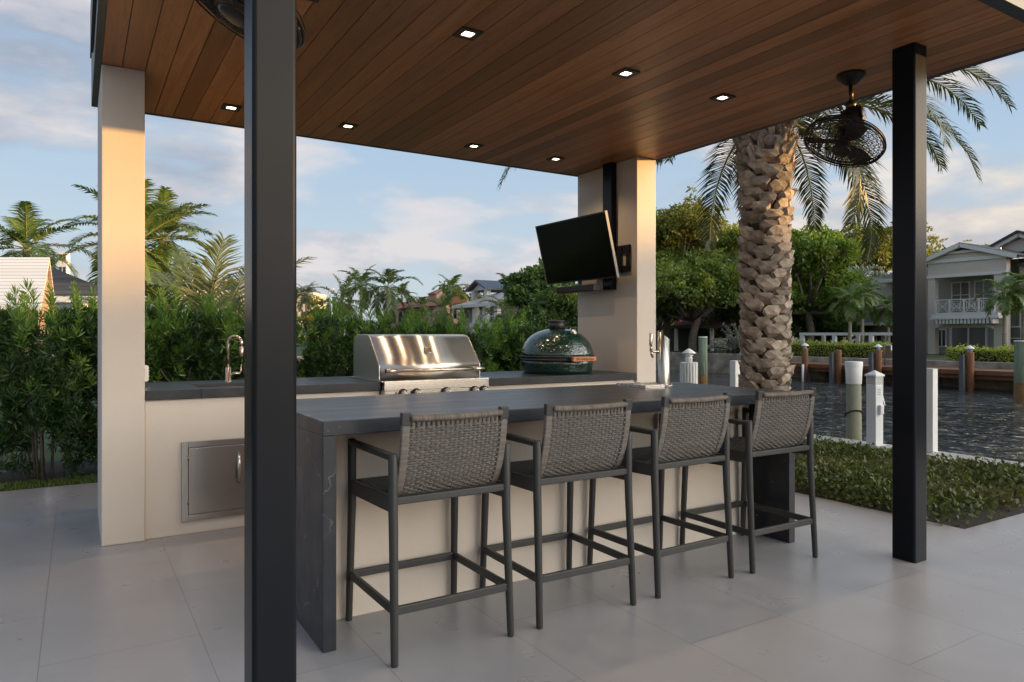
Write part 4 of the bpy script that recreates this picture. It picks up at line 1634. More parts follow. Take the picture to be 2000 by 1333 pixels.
# ================================================================ posts and fittings on the near seawall
pd = thing('power_pedestal', 'white marina power pedestal with pitched cap on the seawall', 'power pedestal', (7.86, 4.80, 0), rz=rad(-6))
pd.scale = (.66, .66, 1)
m = MB().box(-.095, .095, -.095, .095, .012, .70)
m.box(-.13, .13, -.13, .13, 0.0005, .012)
m.build('body', M['white'], pd, bevel=.008)
MB().box(-.088, .088, -.088, .088, .7005, .795).build('lamp_window', mat('frosted_panel', (.55, .54, .50), .3), pd, bevel=.004)
m = MB()
for sx in (-1, 1):
    for sy in (-1, 1):
        m.box(sx * .095 - .012 * (sx > 0), sx * .095 + .012 * (sx < 0), sy * .095 - .012 * (sy > 0), sy * .095 + .012 * (sy < 0), .7005, .795)
m.build('lamp_frame', M['white'], pd)
m = MB().add([(-.115, -.115, .796), (.115, -.115, .796), (.115, .115, .796), (-.115, .115, .796), (-.112, -.112, .815), (.112, -.112, .815), (.112, .112, .815), (-.112, .112, .815), (0, 0, .865)],
             [(3, 2, 1, 0), (0, 1, 5, 4), (1, 2, 6, 5), (2, 3, 7, 6), (3, 0, 4, 7), (4, 5, 8), (5, 6, 8), (6, 7, 8), (7, 4, 8)])
m.build('cap', M['white'], pd)
m = MB().box(-.04, .05, -.150, -.0955, .36, .47)
m.build('socket_box', M['white'], pd, bevel=.012, seg=3)
m = MB().extrude([(.0955, -.06, .62), (.115, -.06, .62), (.20, -.06, .46), (.188, -.06, .455), (.0955, -.06, .585)], (0, .12, 0))
m.build('cover_flap', M['white'], pd)
m = MB()
for k in range(4):
    m.box(-.05, .03, -.0975, -.0958, .585 + k * .02, .594 + k * .02)
m.build('notice_plate', mat('grey_print', (.35, .35, .35), .6), pd)
m = MB().tube([(.096, -.02, .11), (.13, -.02, .11), (.135, -.02, .09)], .012, 10)
m.build('water_tap', M['bronze'], pd)

M['piling'] = mat('algae_piling', (0.20, 0.215, 0.155), 0.85, var=.35, vscale=3, bump=.5, bscale=20, stretch=(3, 3, .6), col2=(0.22, 0.185, 0.12))
M['green_pile'] = mat('treated_green_pile', (0.135, 0.165, 0.105), 0.85, var=.3, vscale=4, bump=.5, bscale=24, stretch=(3, 3, .5))
M['rust_pile'] = mat('brown_dock_pile', (0.185, 0.075, 0.030), 0.8, var=.3, vscale=4, bump=.4, bscale=20, stretch=(4, 4, .5))
M['fender'] = mat('grey_fender', (0.090, 0.090, 0.095), 0.7, var=.2)
pl = thing('mooring_pile', 'greenish timber mooring pile with white plastic wrap on its top beside the seawall', 'mooring pile', (8.36, 5.38, 0))
MB().lathe([(.096, WZ - .5), (.092, -.2), (.086, .66)], 20).build('timber', M['piling'], pl)
m = MB().lathe([(.088, .655), (.092, .66), (.097, .80), (.105, .925), (.102, .937), (.07, .930)], 28)
wrp = m.build('wrap', M['white'], pl)
m = MB().tube([(.099 * math.cos(a), .099 * math.sin(a), .28 - .05 * math.cos(a - 1)) for a in np.linspace(0, 2 * math.pi, 25)], .009, 6)
m.build('rope', M['rubber'], pl)
wp = thing('fluted_post', 'white boarded dock post with tiered lamp on top, behind the beer tower', 'dock post', (7.86, 7.72, 0))
m = MB()
for k in range(18):
    a = 2 * math.pi * k / 18
    m.bar((.118 * math.cos(a), .118 * math.sin(a), -.02), (.118 * math.cos(a), .118 * math.sin(a), .862), .030, .026, (math.cos(a), math.sin(a), 0))
m.lathe([(.108, 0), (.108, .860)], 18)
m.build('boards', M['white_paint'], wp, bevel=.004)
m = MB().lathe([(.052, .8625), (.052, .915), (.060, .918), (.060, .930), (.044, .935), (.044, .955), (.064, .958), (.064, .970), (.046, .974), (.046, .990), (.102, .994), (.104, 1.002), (.028, 1.058), (.010, 1.066)], 24)
m.build('lamp', M['white'], wp)
for (xx, yy, lb) in ((7.90, 4.19, 'plain white square post on the seawall just right of the right steel post'), (8.02, 6.98, 'plain white square post on the seawall partly behind the palm trunk')):
    o = MB().box(-.050, .050, -.050, .050, 0, .895)
    o.box(-.053, .053, -.053, .053, .8955, .905)
    o = o.build('dock_post', M['white_paint'], bevel=.006)
    o.location = (xx, yy, 0.001)
    tag(o, lb, 'dock post', 'white square posts along the seawall')
ul = thing('bed_light', 'small copper spotlight glowing in the ground cover beside the seawall', 'garden light', (7.30, 5.25, 0))
MB().tube([(0, 0, -.03), (0, 0, .10)], .010, 8).build('stake', M['bronze'], ul)
MB().lathe([(.034, 0), (.036, .012), (.036, .10)], 18, (0, 0, .085), (-.25, .05, 1)).build('shade', mat('copper_shade', (.22, .095, .045), .35, metal=.8), ul)
MB().lathe([(.0325, .1002), (.0325, .101)], 18, (0, 0, .085), (-.25, .05, 1)).build('lens', emit_mat('warm_lens', (1, .55, .2), 5.0), ul)

# ================================================================ far dock, posts, hedges on the east bank (x = 37)
M['deck'] = stripe_mat('brown_dock_board', (0.15, 0.062, 0.030), (0.23, 0.105, 0.050), 1, 7, .75, .5)
M['deck_edge'] = mat('dock_fascia', (0.17, 0.070, 0.032), 0.8, var=.3)
dk = thing('timber_dock', 'long brown timber dock along the far bank of the canal', 'dock', (36.0, 15, 0))
D0 = dk.location.copy()
MB().box(34.7, 37.15, -14, 29.5, -.42, -.33).build('deck', M['deck'], dk, D0)
m = MB()
m.box(34.62, 34.695, -14, 29.5, -.52, -.325)
m.box(34.80, 34.95, -14, 29.5, -.72, -.43)
m.build('edge_beam', M['deck_edge'], dk, D0)
m = MB()
for yy in np.arange(-12, 29, 6.2):
    m.tube([(35.0, yy, WZ - .5), (35.0, yy, -.42)], .13, 8)
    m.tube([(36.6, yy, WZ - .5), (36.6, yy, -.42)], .13, 8)
m.build('support', M['fender'], dk, D0)


def dock_pile(u, vtop, X, label, lamp, fender, r_=.17):
    p = on_x(u, 655, X)
    zt = on_x(u, vtop, X).z
    r = thing('dock_pile', label, 'dock pile', (p.x, p.y, 0), 'brown piles of the far dock')
    MB().lathe([(r_, WZ - .5), (r_, zt - .02), (r_ * .9, zt)], 12).build('timber', M['rust_pile'], r)
    if lamp:
        MB().lathe([(.10, zt + .001), (.10, zt + .12), (.20, zt + .14), (.20, zt + .17), (.03, zt + .30)], 14).build('cap_lamp', M['white'], r)
    if fender:
        MB().box(-.10 - r_ - .10, -.10, .10, .28, WZ - .3, zt - .12).build('fender', M['fender'], r)
    return r


dock_pile(1572, 681, 34.45, 'brown dock pile with white cap lamp nearest the date palm on the far dock', True, False)
dock_pile(1637, 684, 34.45, 'brown dock pile without lamp above the white wrapped mooring pile', False, True)
dock_pile(1715, 684, 34.45, 'brown dock pile with white cap lamp seen above the power pedestal', True, True)
dock_pile(1894, 688, 34.45, 'brown dock pile with white cap lamp in front of the grey house', True, True)
o = on_x(1568, 655, 34.1)
pp = MB().tube([(0, 0, WZ - .3), (0, 0, on_x(1568, 712, 34.1).z)], .06, 8).build('pipe_marker', M['white'])
pp.location = (o.x, o.y, 0)
tag(pp, 'thin white pipe standing in the water before the far dock', 'marker pole')
for (u, vt, d, r_, lb) in ((1373, 660, 33.0, .20, 'lone green mooring pile with pale top in the canal before the boathouse'), (1996, 668, 27.0, .26, 'thick green mooring pile cut by the right edge of the photo')):
    p = px_at(u, 655, d)
    zt = px_at(u, vt, d).z
    r = thing('mooring_pile', lb, 'mooring pile', (p.x, p.y, 0))
    MB().lathe([(r_, WZ - .5), (r_, zt)], 14).build('timber', M['green_pile'], r)
    MB().lathe([(r_ * 1.02, zt + .001), (r_ * 1.02, zt + .05)], 14).build('cap', M['white'], r)
    MB().lathe([(r_ * 1.03, WZ - .3), (r_ * 1.03, WZ + .75)], 14, caps=False).build('tide_band', mat('rusty_tide_stain', (.20, .105, .035), .85, var=.3), r)
cl = on_x(1728, 690, 36.4)
m = MB().tube([(0, 0, -.33), (0, 0, .75), (0, -.35, .75), (0, -.35, .2)], .035, 6)
o = m.build('dock_ladder', M['steel'])
o.location = (cl.x, cl.y, 0)
tag(o, 'bent grey metal rail standing on the far dock', 'dock rail')

M['hedge_far'] = leaf_mat('far_hedge_leaf', (0.200, 0.260, 0.045), (0.400, 0.420, 0.080), .3)


def clipped_hedge(x0, x1, y0, y1, h, seed, label, lm=None, leaf=.13, dens=420):
    rg = np.random.default_rng(seed)
    L = y1 - y0
    n = int(dens * L)
    y = rg.random(n) * L
    face = rg.random(n)
    bump = .06 * np.sin(y * 3) + .06 * rg.normal(size=n)
    x = np.where(face < .55, x0 - bump * .8 + .10 * rg.random(n), x0 + (x1 - x0) * rg.random(n))
    zz = np.where(face < .55, h * rg.random(n), h + bump - .08 * rg.random(n))
    ex = rg.random(n) < .04
    zz = zz + np.where(ex, rg.random(n) * .18, 0)
    P = np.stack([x - x0, y, zz], axis=1)
    d = rg.normal(size=(n, 3)) + np.array([-.5, 0, .5])
    r = thing('clipped_hedge', label, 'hedge', (x0, y0, -.03))
    MB().quads(leaves(P, d, leaf * (.7 + .6 * rg.random(n)), leaf * .6, rg)).build('foliage', lm or M['hedge_far'], r)
    MB().box(.14, x1 - x0 - .1, .1, L - .1, 0, h - .10).build('branches', M['soil'], r)
    return r


def yx(u, X):
    return on_x(u, 655, X).y


hx = 38.3
clipped_hedge(hx, hx + 1.2, yx(1722, hx), yx(1505, hx), .78, 3, 'bright green clipped hedge behind the dock between palm trunk and right steel post')
clipped_hedge(hx - .6, hx + .8, yx(1988, hx - .6), yx(1846, hx - .6), .62, 4, 'bright green clipped hedge in front of the grey house')

# ---------------------------------------------------------------- houses
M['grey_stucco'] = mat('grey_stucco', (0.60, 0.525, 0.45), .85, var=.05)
M['grey_dark'] = mat('shaded_grey_stucco', (0.38, 0.335, 0.29), .85, var=.05)  # shade of the recess put into a darker copy of the grey stucco
M['trim_white'] = mat('white_trim', (0.70, 0.66, 0.62), .6)
M['slate'] = stripe_mat('grey_roof_tile', (0.045, 0.045, 0.050), (0.085, 0.083, 0.088), 2, 5.0, .7, .6)
M['redtile'] = stripe_mat('red_clay_tile', (0.22, 0.070, 0.040), (0.36, 0.135, 0.080), 1, 3.2, .8, .8)
M['redtile_dark'] = stripe_mat('dark_red_tile', (0.12, 0.032, 0.022), (0.19, 0.060, 0.040), 1, 3.6, .8, .8)
M['seam'] = stripe_mat('standing_seam_metal', (0.050, 0.060, 0.080), (0.062, 0.072, 0.095), 0, 1.8, .35, .8)
M['glass'] = mat('window_glass', (0.030, 0.034, 0.036), .08, spec=.6)
M['curtain_glass'] = mat('curtained_glass', (0.16, 0.155, 0.14), .25, var=.15, stretch=(1, 9, .2), vscale=3)
M['peach'] = mat('peach_stucco', (0.48, 0.30, 0.195), .85, var=.06)
M['cream'] = mat('cream_paint', (0.56, 0.48, 0.40), .8, var=.05)
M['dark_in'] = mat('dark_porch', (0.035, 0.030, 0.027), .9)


class Fac:
    """facade helper: a wall on the plane x = X, shapes given in photo pixels, depth d metres behind it"""
    def __init__(s, X, off):
        s.X, s.off = X, off

    def yz(s, u, v):
        p = on_x(u, v, s.X)
        return p.y, p.z

    def rect(s, mb, u0, u1, v0, v1, a=0.0, b=0.3, level=True):
        """box whose front spans pixels u0..u1, v0..v1 (v read at the middle), from x = X+a to X+b"""
        y0 = s.yz(u1, 655)[0]
        y1 = s.yz(u0, 655)[0]
        um = (u0 + u1) / 2
        zt = s.yz(um, v0)[1]
        zb = s.yz(um, v1)[1]
        mb.box(s.X + a, s.X + b, y0, y1, zb, zt)
        return y0, y1, zb, zt


# grey two-storey house on the right
GX = 50.0
gh = thing('grey_house', 'grey two storey waterfront house with white balcony and gabled portico', 'house', (GX, 24, 0))
H0 = gh.location.copy()
F = Fac(GX, H0)
z_of = lambda v, u=1890: on_x(u, v, GX).z
yl, yr = yx(1812, GX), yx(1966, GX)          # portico: yl (larger y) .. yr
y2l, y2r = yx(1826, GX), yx(1941, GX)        # opening
zg, zb0, zb1, zc0, zc1 = -.03, z_of(633), z_of(617), z_of(540), z_of(507)
yE = yx(2085, GX)
m = MB()
m.box(GX, GX + .5, y2l, yl, zg, zc0)
m.box(GX, GX + .5, yr, y2r, zg, zc0)
m.box(GX, GX + .5, yr, yl, zc0 + .002, zc1)
m.box(GX + .02, GX + .48, y2r + .002, y2l - .002, zb0 - .25, zb1)
m.build('portico', M['grey_stucco'], gh, H0)
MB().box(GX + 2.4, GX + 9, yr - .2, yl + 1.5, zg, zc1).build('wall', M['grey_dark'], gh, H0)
MB().box(GX + 1.2, GX + 9, yE, yr - .21, zg, z_of(523)).build('wall', M['grey_stucco'], gh, H0)
# pediment
zp = z_of(482)
ym = (yl + yr) / 2 + .2
m = MB().extrude([(GX + .05, yl + .2, zc1 + .003), (GX + .05, yr - .2, zc1 + .003), (GX + .05, ym, zp - .15)], (.4, 0, 0))
m.build('pediment', M['grey_stucco'], gh, H0)
m = MB()
m.bar((GX - .15, yl + .7, zc1 - .10), (GX - .15, ym, zp + .12), .5, .26)
m.bar((GX - .15, yr - .7, zc1 - .10), (GX - .15, ym, zp + .12), .5, .26)
m.box(GX - .10, GX + .05, yr - .05, yl + .05, zc1 - .10, zc1 + .12)
m.box(GX - .08, GX - .002, yr - .03, yl + .03, zc0 + .01, zc0 + .20)
m.box(GX - .10, GX + .045, yr + .3, yl - .3, zc1 + .45, zc1 + .60)
m.build('white_trim', M['trim_white'], gh, H0)
# main roof behind, ridge higher to the right
m = MB()
m.extrude([(GX - .35, yl + .9, zc1 - .02), (GX - .35, ym, zp + .30), (GX - .35, ym, zp + .12), (GX - .35, yl + .8, zc1 - .16)], (9, 0, 0))
m.extrude([(GX - .35, yr - .9, zc1 - .02), (GX - .35, ym, zp + .30), (GX - .35, ym, zp + .12), (GX - .35, yr - .8, zc1 - .16)], (9, 0, 0))
m.build('roof', M['slate'], gh, H0)
m = MB()
zr2 = z_of(517, 1990)
m.extrude([(GX + .6, yE, zr2), (GX + 5.5, yE, z_of(462)), (GX + 10.4, yE, zr2)], (0, yr - yE - .3, 0))
m.build('side_roof', M['slate'], gh, H0)
gy0, gy1 = yx(2070, GX + 4), yx(1925, GX + 4)
gm = (gy0 + gy1) / 2
zt, ze = on_x(1990, 460, GX + 4).z, on_x(1990, 492, GX + 4).z
m = MB().extrude([(GX + 4, gy0, ze), (GX + 4, gy1, ze), (GX + 4, gm, zt - .2)], (.5, 0, 0))
m.build('gable', M['grey_stucco'], gh, H0)
m = MB()
for a in (gy0 - .5, gy1 + .5):
    m.bar((GX + 3.8, a, ze - .22), (GX + 3.8, gm, zt), .5, .24)
m.build('gable_trim', M['trim_white'], gh, H0)
m = MB()
for a in (gy0 - .7, gy1 + .7):
    m.bar((GX + 6, a, ze - .12), (GX + 6, gm, zt + .22), 5.2, .14)
m.build('gable_roof', M['slate'], gh, H0)
# balcony
bal = MB()
F2 = Fac(GX - .7, H0)
by0, by1 = yx(1943, GX - .7), yx(1829, GX - .7)
zr = on_x(1885, 584, GX - .7).z
zf_ = on_x(1885, 611, GX - .7).z
bal.box(GX - .85, GX + .0, by0 - .25, by1 + .25, zf_ - .40, zf_ - .06)
bal.box(GX - .95, GX - .851, by0 - .35, by1 + .35, zf_ - .42, zf_ - .30)
nb = 16
for k in range(nb):
    yy = by0 + (by1 - by0) * (k + .5) / nb
    bal.box(GX - .90, GX - .02, yy - .07, yy + .07, zf_ - .72, zf_ - .421)
bo = bal.build('balcony', M['trim_white'], gh, H0)
rl = MB()
X_ = GX - .8
rl.box(X_ - .04, X_ + .04, by0, by1, zr - .06, zr)
rl.box(X_ - .03, X_ + .03, by0, by1, zf_ - .055, zf_ + .02)
for k in range(5):
    yy = by0 + (by1 - by0) * k / 4
    rl.box(X_ - .045, X_ + .045, yy - .05, yy + .05, zf_ + .02, zr - .061)
hh_ = zr - zf_ - .06
for k in range(4):
    a = by0 + (by1 - by0) * k / 4 + .05
    b = by0 + (by1 - by0) * (k + 1) / 4 - .05
    c = (a + b) / 2
    zc_ = (zf_ + zr) / 2 - .02
    for q in (1.0, .72, .45, .18):
        w2, h2 = (b - a) / 2 * q, hh_ / 2 * q
        for (p1, p2) in (((c - w2, zc_ - h2), (c + w2, zc_ - h2)), ((c + w2, zc_ - h2), (c + w2, zc_ + h2)), ((c + w2, zc_ + h2), (c - w2, zc_ + h2)), ((c - w2, zc_ + h2), (c - w2, zc_ - h2))):
            rl.bar((X_, p1[0], p1[1]), (X_, p2[0], p2[1]), .03, .03, (1, 0, 0))
    rl.bar((X_, a, zf_), (X_, b, zr - .06), .03, .03, (1, 0, 0))
    rl.bar((X_, b, zf_), (X_, a, zr - .06), .03, .03, (1, 0, 0))
rl.build('railing', M['trim_white'], bo, H0)
# arch over the ground-floor loggia
m = MB()
zs, zt_ = z_of(640), z_of(628)
pts = [(GX - .05, y2l - (y2l - y2r) * k / 12, zs + (zt_ - zs) * math.sin(math.pi * k / 12)) for k in range(13)]
for a, b in zip(pts[:-1], pts[1:]):
    m.bar(a, b, .12, .16)
m.build('arch_trim', M['trim_white'], gh, H0)
FW_ = Fac(GX + 2.4, H0)


def window(Fc, u0, u1, v0, v1, parent, cols=2, rows=1, glass='glass', off=None, w=.09):
    y0, y1 = Fc.yz(u1, 655)[0], Fc.yz(u0, 655)[0]
    um = (u0 + u1) / 2
    zt, zb = Fc.yz(um, v0)[1], Fc.yz(um, v1)[1]
    X = Fc.X
    m = MB()
    m.box(X - .07, X - .003, y0 - w, y0, zb - w, zt + w); m.box(X - .07, X - .003, y1, y1 + w, zb - w, zt + w)
    m.box(X - .07, X - .003, y0, y1, zt, zt + w); m.box(X - .07, X - .003, y0, y1, zb - w, zb)
    for k in range(1, cols):
        yy = y0 + (y1 - y0) * k / cols
        m.box(X - .06, X - .003, yy - w * .35, yy + w * .35, zb, zt)
    for k in range(1, rows):
        zz = zb + (zt - zb) * k / rows
        m.box(X - .055, X - .003, y0, y1, zz - w * .3, zz + w * .3)
    f = m.build('window', M['trim_white'], parent, off)
    MB().box(X - .03, X - .001, y0 + .001, y1 - .001, zb + .001, zt - .001).build('pane', M[glass], f, off)
    return f


window(FW_, 1861, 1893, 553, 600, gh, 2, 2, 'curtain_glass', H0)
window(FW_, 1906, 1938, 550, 600, gh, 2, 2, 'curtain_glass', H0)
window(FW_, 1833, 1847, 645, 676, gh, 2, 1, 'glass', H0)
window(FW_, 1860, 1925, 640, 690, gh, 2, 1, 'curtain_glass', H0, .16)
FS = Fac(GX + 1.2, H0)
window(FS, 1975, 1997, 577, 605, gh, 2, 1, 'glass', H0)
window(FS, 1974, 1994, 640, 682, gh, 1, 2, 'curtain_glass', H0)
# wing left of the right steel post
F3 = Fac(GX + 3, H0)
m = MB()
F3.rect(m, 1690, 1811, 540, 697, 0, 7)
m.build('wing_wall', M['grey_stucco'], gh, H0)
y0_, y1_ = yx(1815, GX + 3), yx(1684, GX + 3)
m = MB()
z5 = on_x(1720, 548, GX + 3).z
m.extrude([(GX + 2.2, y0_, z5), (GX + 6.5, y0_, z5 + 1.7), (GX + 10.5, y0_, z5)], (0, y1_ - y0_ - 2.0, 0))
z6 = on_x(1710, 632, GX + 3).z
m.extrude([(GX + .6, y0_, z6), (GX + 3.0, y0_, z6 + 1.05), (GX + 3.0, y0_, z6)], (0, y1_ - y0_ + .5, 0))
m.build('wing_roof', M['slate'], gh, H0)
m = MB()
m.box(GX + .5, GX + .7, y0_, y1_ + .55, z6 - .18, z6 + .02)
m.box(GX + 2.1, GX + 2.3, y0_, y1_ - 1.9, z5 - .25, z5 + .02)
m.build('wing_trim', M['trim_white'], gh, H0)
window(F3, 1702, 1722, 648, 690, gh, 2, 1, 'glass', H0)
window(F3, 1728, 1750, 648, 690, gh, 2, 1, 'glass', H0)

# white open frame in the garden
wf = thing('garden_pergola', 'white open pergola frame behind the far hedge', 'pergola', (41.5, 24, 0))
o0 = wf.location.copy()
X_ = 41.5
zt = on_x(1650, 650, X_).z
for u in (1567, 1630, 1702):
    MB().box(X_ - .09, X_ + .09, yx(u, X_) - .12, yx(u, X_) + .12, -.03, zt - .18).build('post', M['trim_white'], wf, o0)
m = MB().box(X_ - .1, X_ + .1, yx(1765, X_), yx(1563, X_), zt - .178, zt)
m.build('beam', M['trim_white'], wf, o0)
for u in (1609, 1676, 1733):
    MB().box(X_ + 4.9, X_ + 5.08, yx(u, X_ + 5) - .12, yx(u, X_ + 5) + .12, -.03, zt - .05).build('post', M['trim_white'], wf, o0)

# boathouse with dark red tiles
bh = thing('boathouse', 'low waterside boathouse with dark red tile roof and shaded porch', 'boathouse', (43, 44, 0))
o0 = bh.location.copy()
X_ = 42.5
ya, yb = yx(1432, X_), yx(1280, X_)
ze, zr = on_x(1350, 638, X_).z, on_x(1350, 616, X_ + 2.5).z
m = MB().extrude([(X_ - .5, ya, ze), (X_ - .5, ya, ze + .10), (X_ + 3.2, ya, zr + .35), (X_ + 6.8, ya, ze)], (0, yb - ya - 2.6, 0))
m.build('roof', M['redtile_dark'], bh, o0)
MB().box(X_ - .56, X_ - .42, ya - .1, yb + .8, ze - .16, ze + .04).build('gutter', M['fascia'], bh, o0)
MB().box(X_ + 2.4, X_ + 6, ya + .1, yb + .8, -.03, ze - .02).build('wall', M['dark_in'], bh, o0)
MB().box(X_ - .4, X_ + 2.4, yb - 2.6, yb + .8, ze + .02, ze + .10).build('flat_roof', M['dark_in'], bh, o0)
for u in (1324, 1394):
    MB().box(X_ - .3, X_ - .1, yx(u, X_) - .13, yx(u, X_) + .13, -.03, ze - .02).build('column', M['trim_white'], bh, o0)
m = MB().box(X_ + 4.6, X_ + 5.4, yx(1334, X_ + 5), yx(1322, X_ + 5), ze, on_x(1330, 612, X_ + 5).z)
m.build('chimney', M['redtile'], bh, o0)
pt = on_x(1408, 655, 41.2)
pr = MB().lathe([(.30, 0), (.42, .5), (.52, 1.0), (.56, 1.05), (.50, 1.06)], 16).build('planter_pot', M['cream'])
pr.location = (pt.x, pt.y, -.03)
tag(pr, 'large pale planter pot on the lawn beside the silver shrub', 'planter')
ylw = thing('yellow_house', 'sunlit yellow house glimpsed under the trees behind the boathouse', 'house', (62, 62, 0))
o0 = ylw.location.copy()
MB().box(60, 66, 50, 74, -.03, 3.9).build('wall', mat('yellow_stucco', (0.55, 0.37, 0.14), .85, var=.08), ylw, o0)
MB().extrude([(59.4, 49.4, 3.9), (63, 49.4, 5.1), (66.6, 49.4, 3.9)], (0, 25.2, 0)).build('roof', M['redtile'], ylw, o0)

# red tiled mediterranean house
RX = 34.0
rh = thing('mediterranean_house', 'peach mediterranean house with red tile roof, arches and small turret', 'house', (RX, 76, 0))
o0 = rh.location.copy()
FR = Fac(RX, o0)
ya, yb = yx(872, RX), yx(748, RX)
ze, zr = on_x(820, 601, RX).z, on_x(820, 588, RX).z
MB().box(RX, RX + 3, ya, yb - .3, -.03, ze).build('wall', M['peach'], rh, o0)
m = MB().extrude([(RX - .8, ya, ze), (RX + 1.5, ya, zr + .25), (RX + 3.8, ya, ze)], (0, yb - ya - 2.8, 0))
m.add([(RX - .8, yb, ze + .001), (RX - .8, yb - 2.8, ze), (RX + 1.5, yb - 2.8, zr + .25), (RX + 3.8, yb, ze + .001), (RX + 3.8, yb - 2.8, ze)], [(0, 1, 2), (0, 2, 3), (3, 2, 4)])
m.build('roof', M['redtile'], rh, o0)
m = MB()
FR.rect(m, 818, 833, 574, 590, 1.2, 2.6)
m.build('turret', M['peach'], rh, o0)
tx = on_x(825.5, 574, RX)
m = MB().add([(RX + .9, tx.y - .95, tx.z), (RX + 2.9, tx.y - .95, tx.z), (RX + 2.9, tx.y + .95, tx.z), (RX + .9, tx.y + .95, tx.z), (RX + 1.9, tx.y, tx.z + .55)], [(0, 1, 4), (1, 2, 4), (2, 3, 4), (3, 0, 4), (3, 2, 1, 0)])
m.build('turret_roof', M['redtile'], rh, o0)


def arch_window(Fc, u0, u1, v0, v1, parent, off):
    y0, y1 = Fc.yz(u1, 655)[0], Fc.yz(u0, 655)[0]
    zt, zb = Fc.yz((u0 + u1) / 2, v0)[1], Fc.yz((u0 + u1) / 2, v1)[1]
    r_ = (y1 - y0) / 2
    c = (y0 + y1) / 2
    P_ = [(Fc.X - .02, y0, zb), (Fc.X - .02, y1, zb)] + [(Fc.X - .02, c + r_ * math.cos(a), max(zb, zt - r_) + r_ * math.sin(a)) for a in np.linspace(0, math.pi, 9)]
    f = MB().extrude(P_, (.015, 0, 0)).build('window', M['dark_in'], parent, off)
    ring = [(Fc.X - .05, c + (r_ + .06) * math.cos(a), max(zb, zt - r_) + (r_ + .06) * math.sin(a)) for a in np.linspace(0, math.pi, 9)]
    m = MB()
    for a, b in zip(ring[:-1], ring[1:]):
        m.bar(a, b, .10, .16)
    m.build('surround', M['cream'], f, off)


for (u0, u1) in ((765, 773), (779, 788), (791, 803), (807, 820), (848, 862)):
    arch_window(FR, u0, u1, 608, 632, rh, o0)
F4 = Fac(RX - 1.0, o0)
m = MB()
F4.rect(m, 844, 872, 600, 660, 0, 1)
m.build('bay', M['peach'], rh, o0)
m = MB()
for (u, v) in ((860, 584),):
    p = on_x(u, v, RX + 2)
    m.lathe([(.8, -1.2), (.8, .2), (.55, .7), (.1, .95)], 10, p)
m.build('dome_chimney', M['peach'], rh, o0)

# white cupola house with dark metal roofs
CX = 28.0
ch = thing('cupola_house', 'cream house with dark metal roofs, open roof cupola and upper porch', 'house', (CX, 52, 0))
o0 = ch.location.copy()
FC = Fac(CX, o0)
zof = lambda u, v: on_x(u, v, CX).z
ya, yb = yx(990, CX), yx(876, CX)
ze = zof(930, 598)
MB().box(CX + 1.6, CX + 6, ya, yb, -.03, ze - .05).build('wall', M['cream'], ch, o0)
# roof: pale front slope and dark left slope
zr = zof(960, 573)
m = MB().add([(CX - .5, ya - .5, ze), (CX - .5, yx(897, CX), ze), (CX + 4, yx(935, CX), zr + .6), (CX + 4, ya - .5, zr + 1.1)], [(0, 1, 2, 3)])
m.add([(CX - .5, yx(897, CX), ze + .001), (CX + 1, yb + .8, ze), (CX + 4, yx(935, CX), zr + .6)], [(0, 1, 2)])
m.add([(CX + 1, yb + .8, ze), (CX + 9, yb + .8, ze), (CX + 4, yx(935, CX), zr + .6)], [(0, 1, 2)])
rf = m.build('roof', mat('pale_metal_roof', (0.36, 0.31, 0.30), .4), ch, o0)
rf.modifiers.new('solid', 'SOLIDIFY').thickness = .12
m = MB().add([(CX + .4, yx(902, CX), ze + .10), (CX + 1, yb + .85, ze + .06), (CX + 4.6, yx(925, CX), zr + .9)], [(0, 1, 2)])
rf = m.build('side_roof', M['seam'], ch, o0)
rf.modifiers.new('solid', 'SOLIDIFY').thickness = .08
m = MB()
m.bar((CX - .55, ya - .5, ze - .02), (CX - .55, yx(896, CX), ze - .02), .12, .22)
m.bar((CX - .55, yx(896, CX), ze - .02), (CX + .9, yb + .85, ze - .02), .12, .22)
m.build('eave_trim', M['trim_white'], ch, o0)
for u in (931, 951, 973):
    y_ = yx(u, CX)
    MB().box(CX - .25, CX + .10, y_ - .28, y_ + .28, -.03, ze - .12).build('column', M['trim_white'], ch, o0)
m = MB()
FC.rect(m, 925, 985, 631, 639, -.4, 1.6)
FC.rect(m, 931, 975, 617, 619, -.2, -.1)
m.build('porch_floor', M['trim_white'], ch, o0)
F5 = Fac(CX + 1.6, o0)
window(F5, 934, 949, 606, 628, ch, 1, 1, 'glass', o0, .1)
window(F5, 955, 971, 606, 628, ch, 2, 1, 'glass', o0, .1)
window(F5, 887, 893, 606, 622, ch, 1, 1, 'glass', o0, .08)
window(F5, 900, 908, 605, 625, ch, 1, 1, 'glass', o0, .08)
window(F5, 912, 917, 605, 622, ch, 1, 1, 'glass', o0, .08)
arch_window(F5, 956, 968, 648, 668, ch, o0)
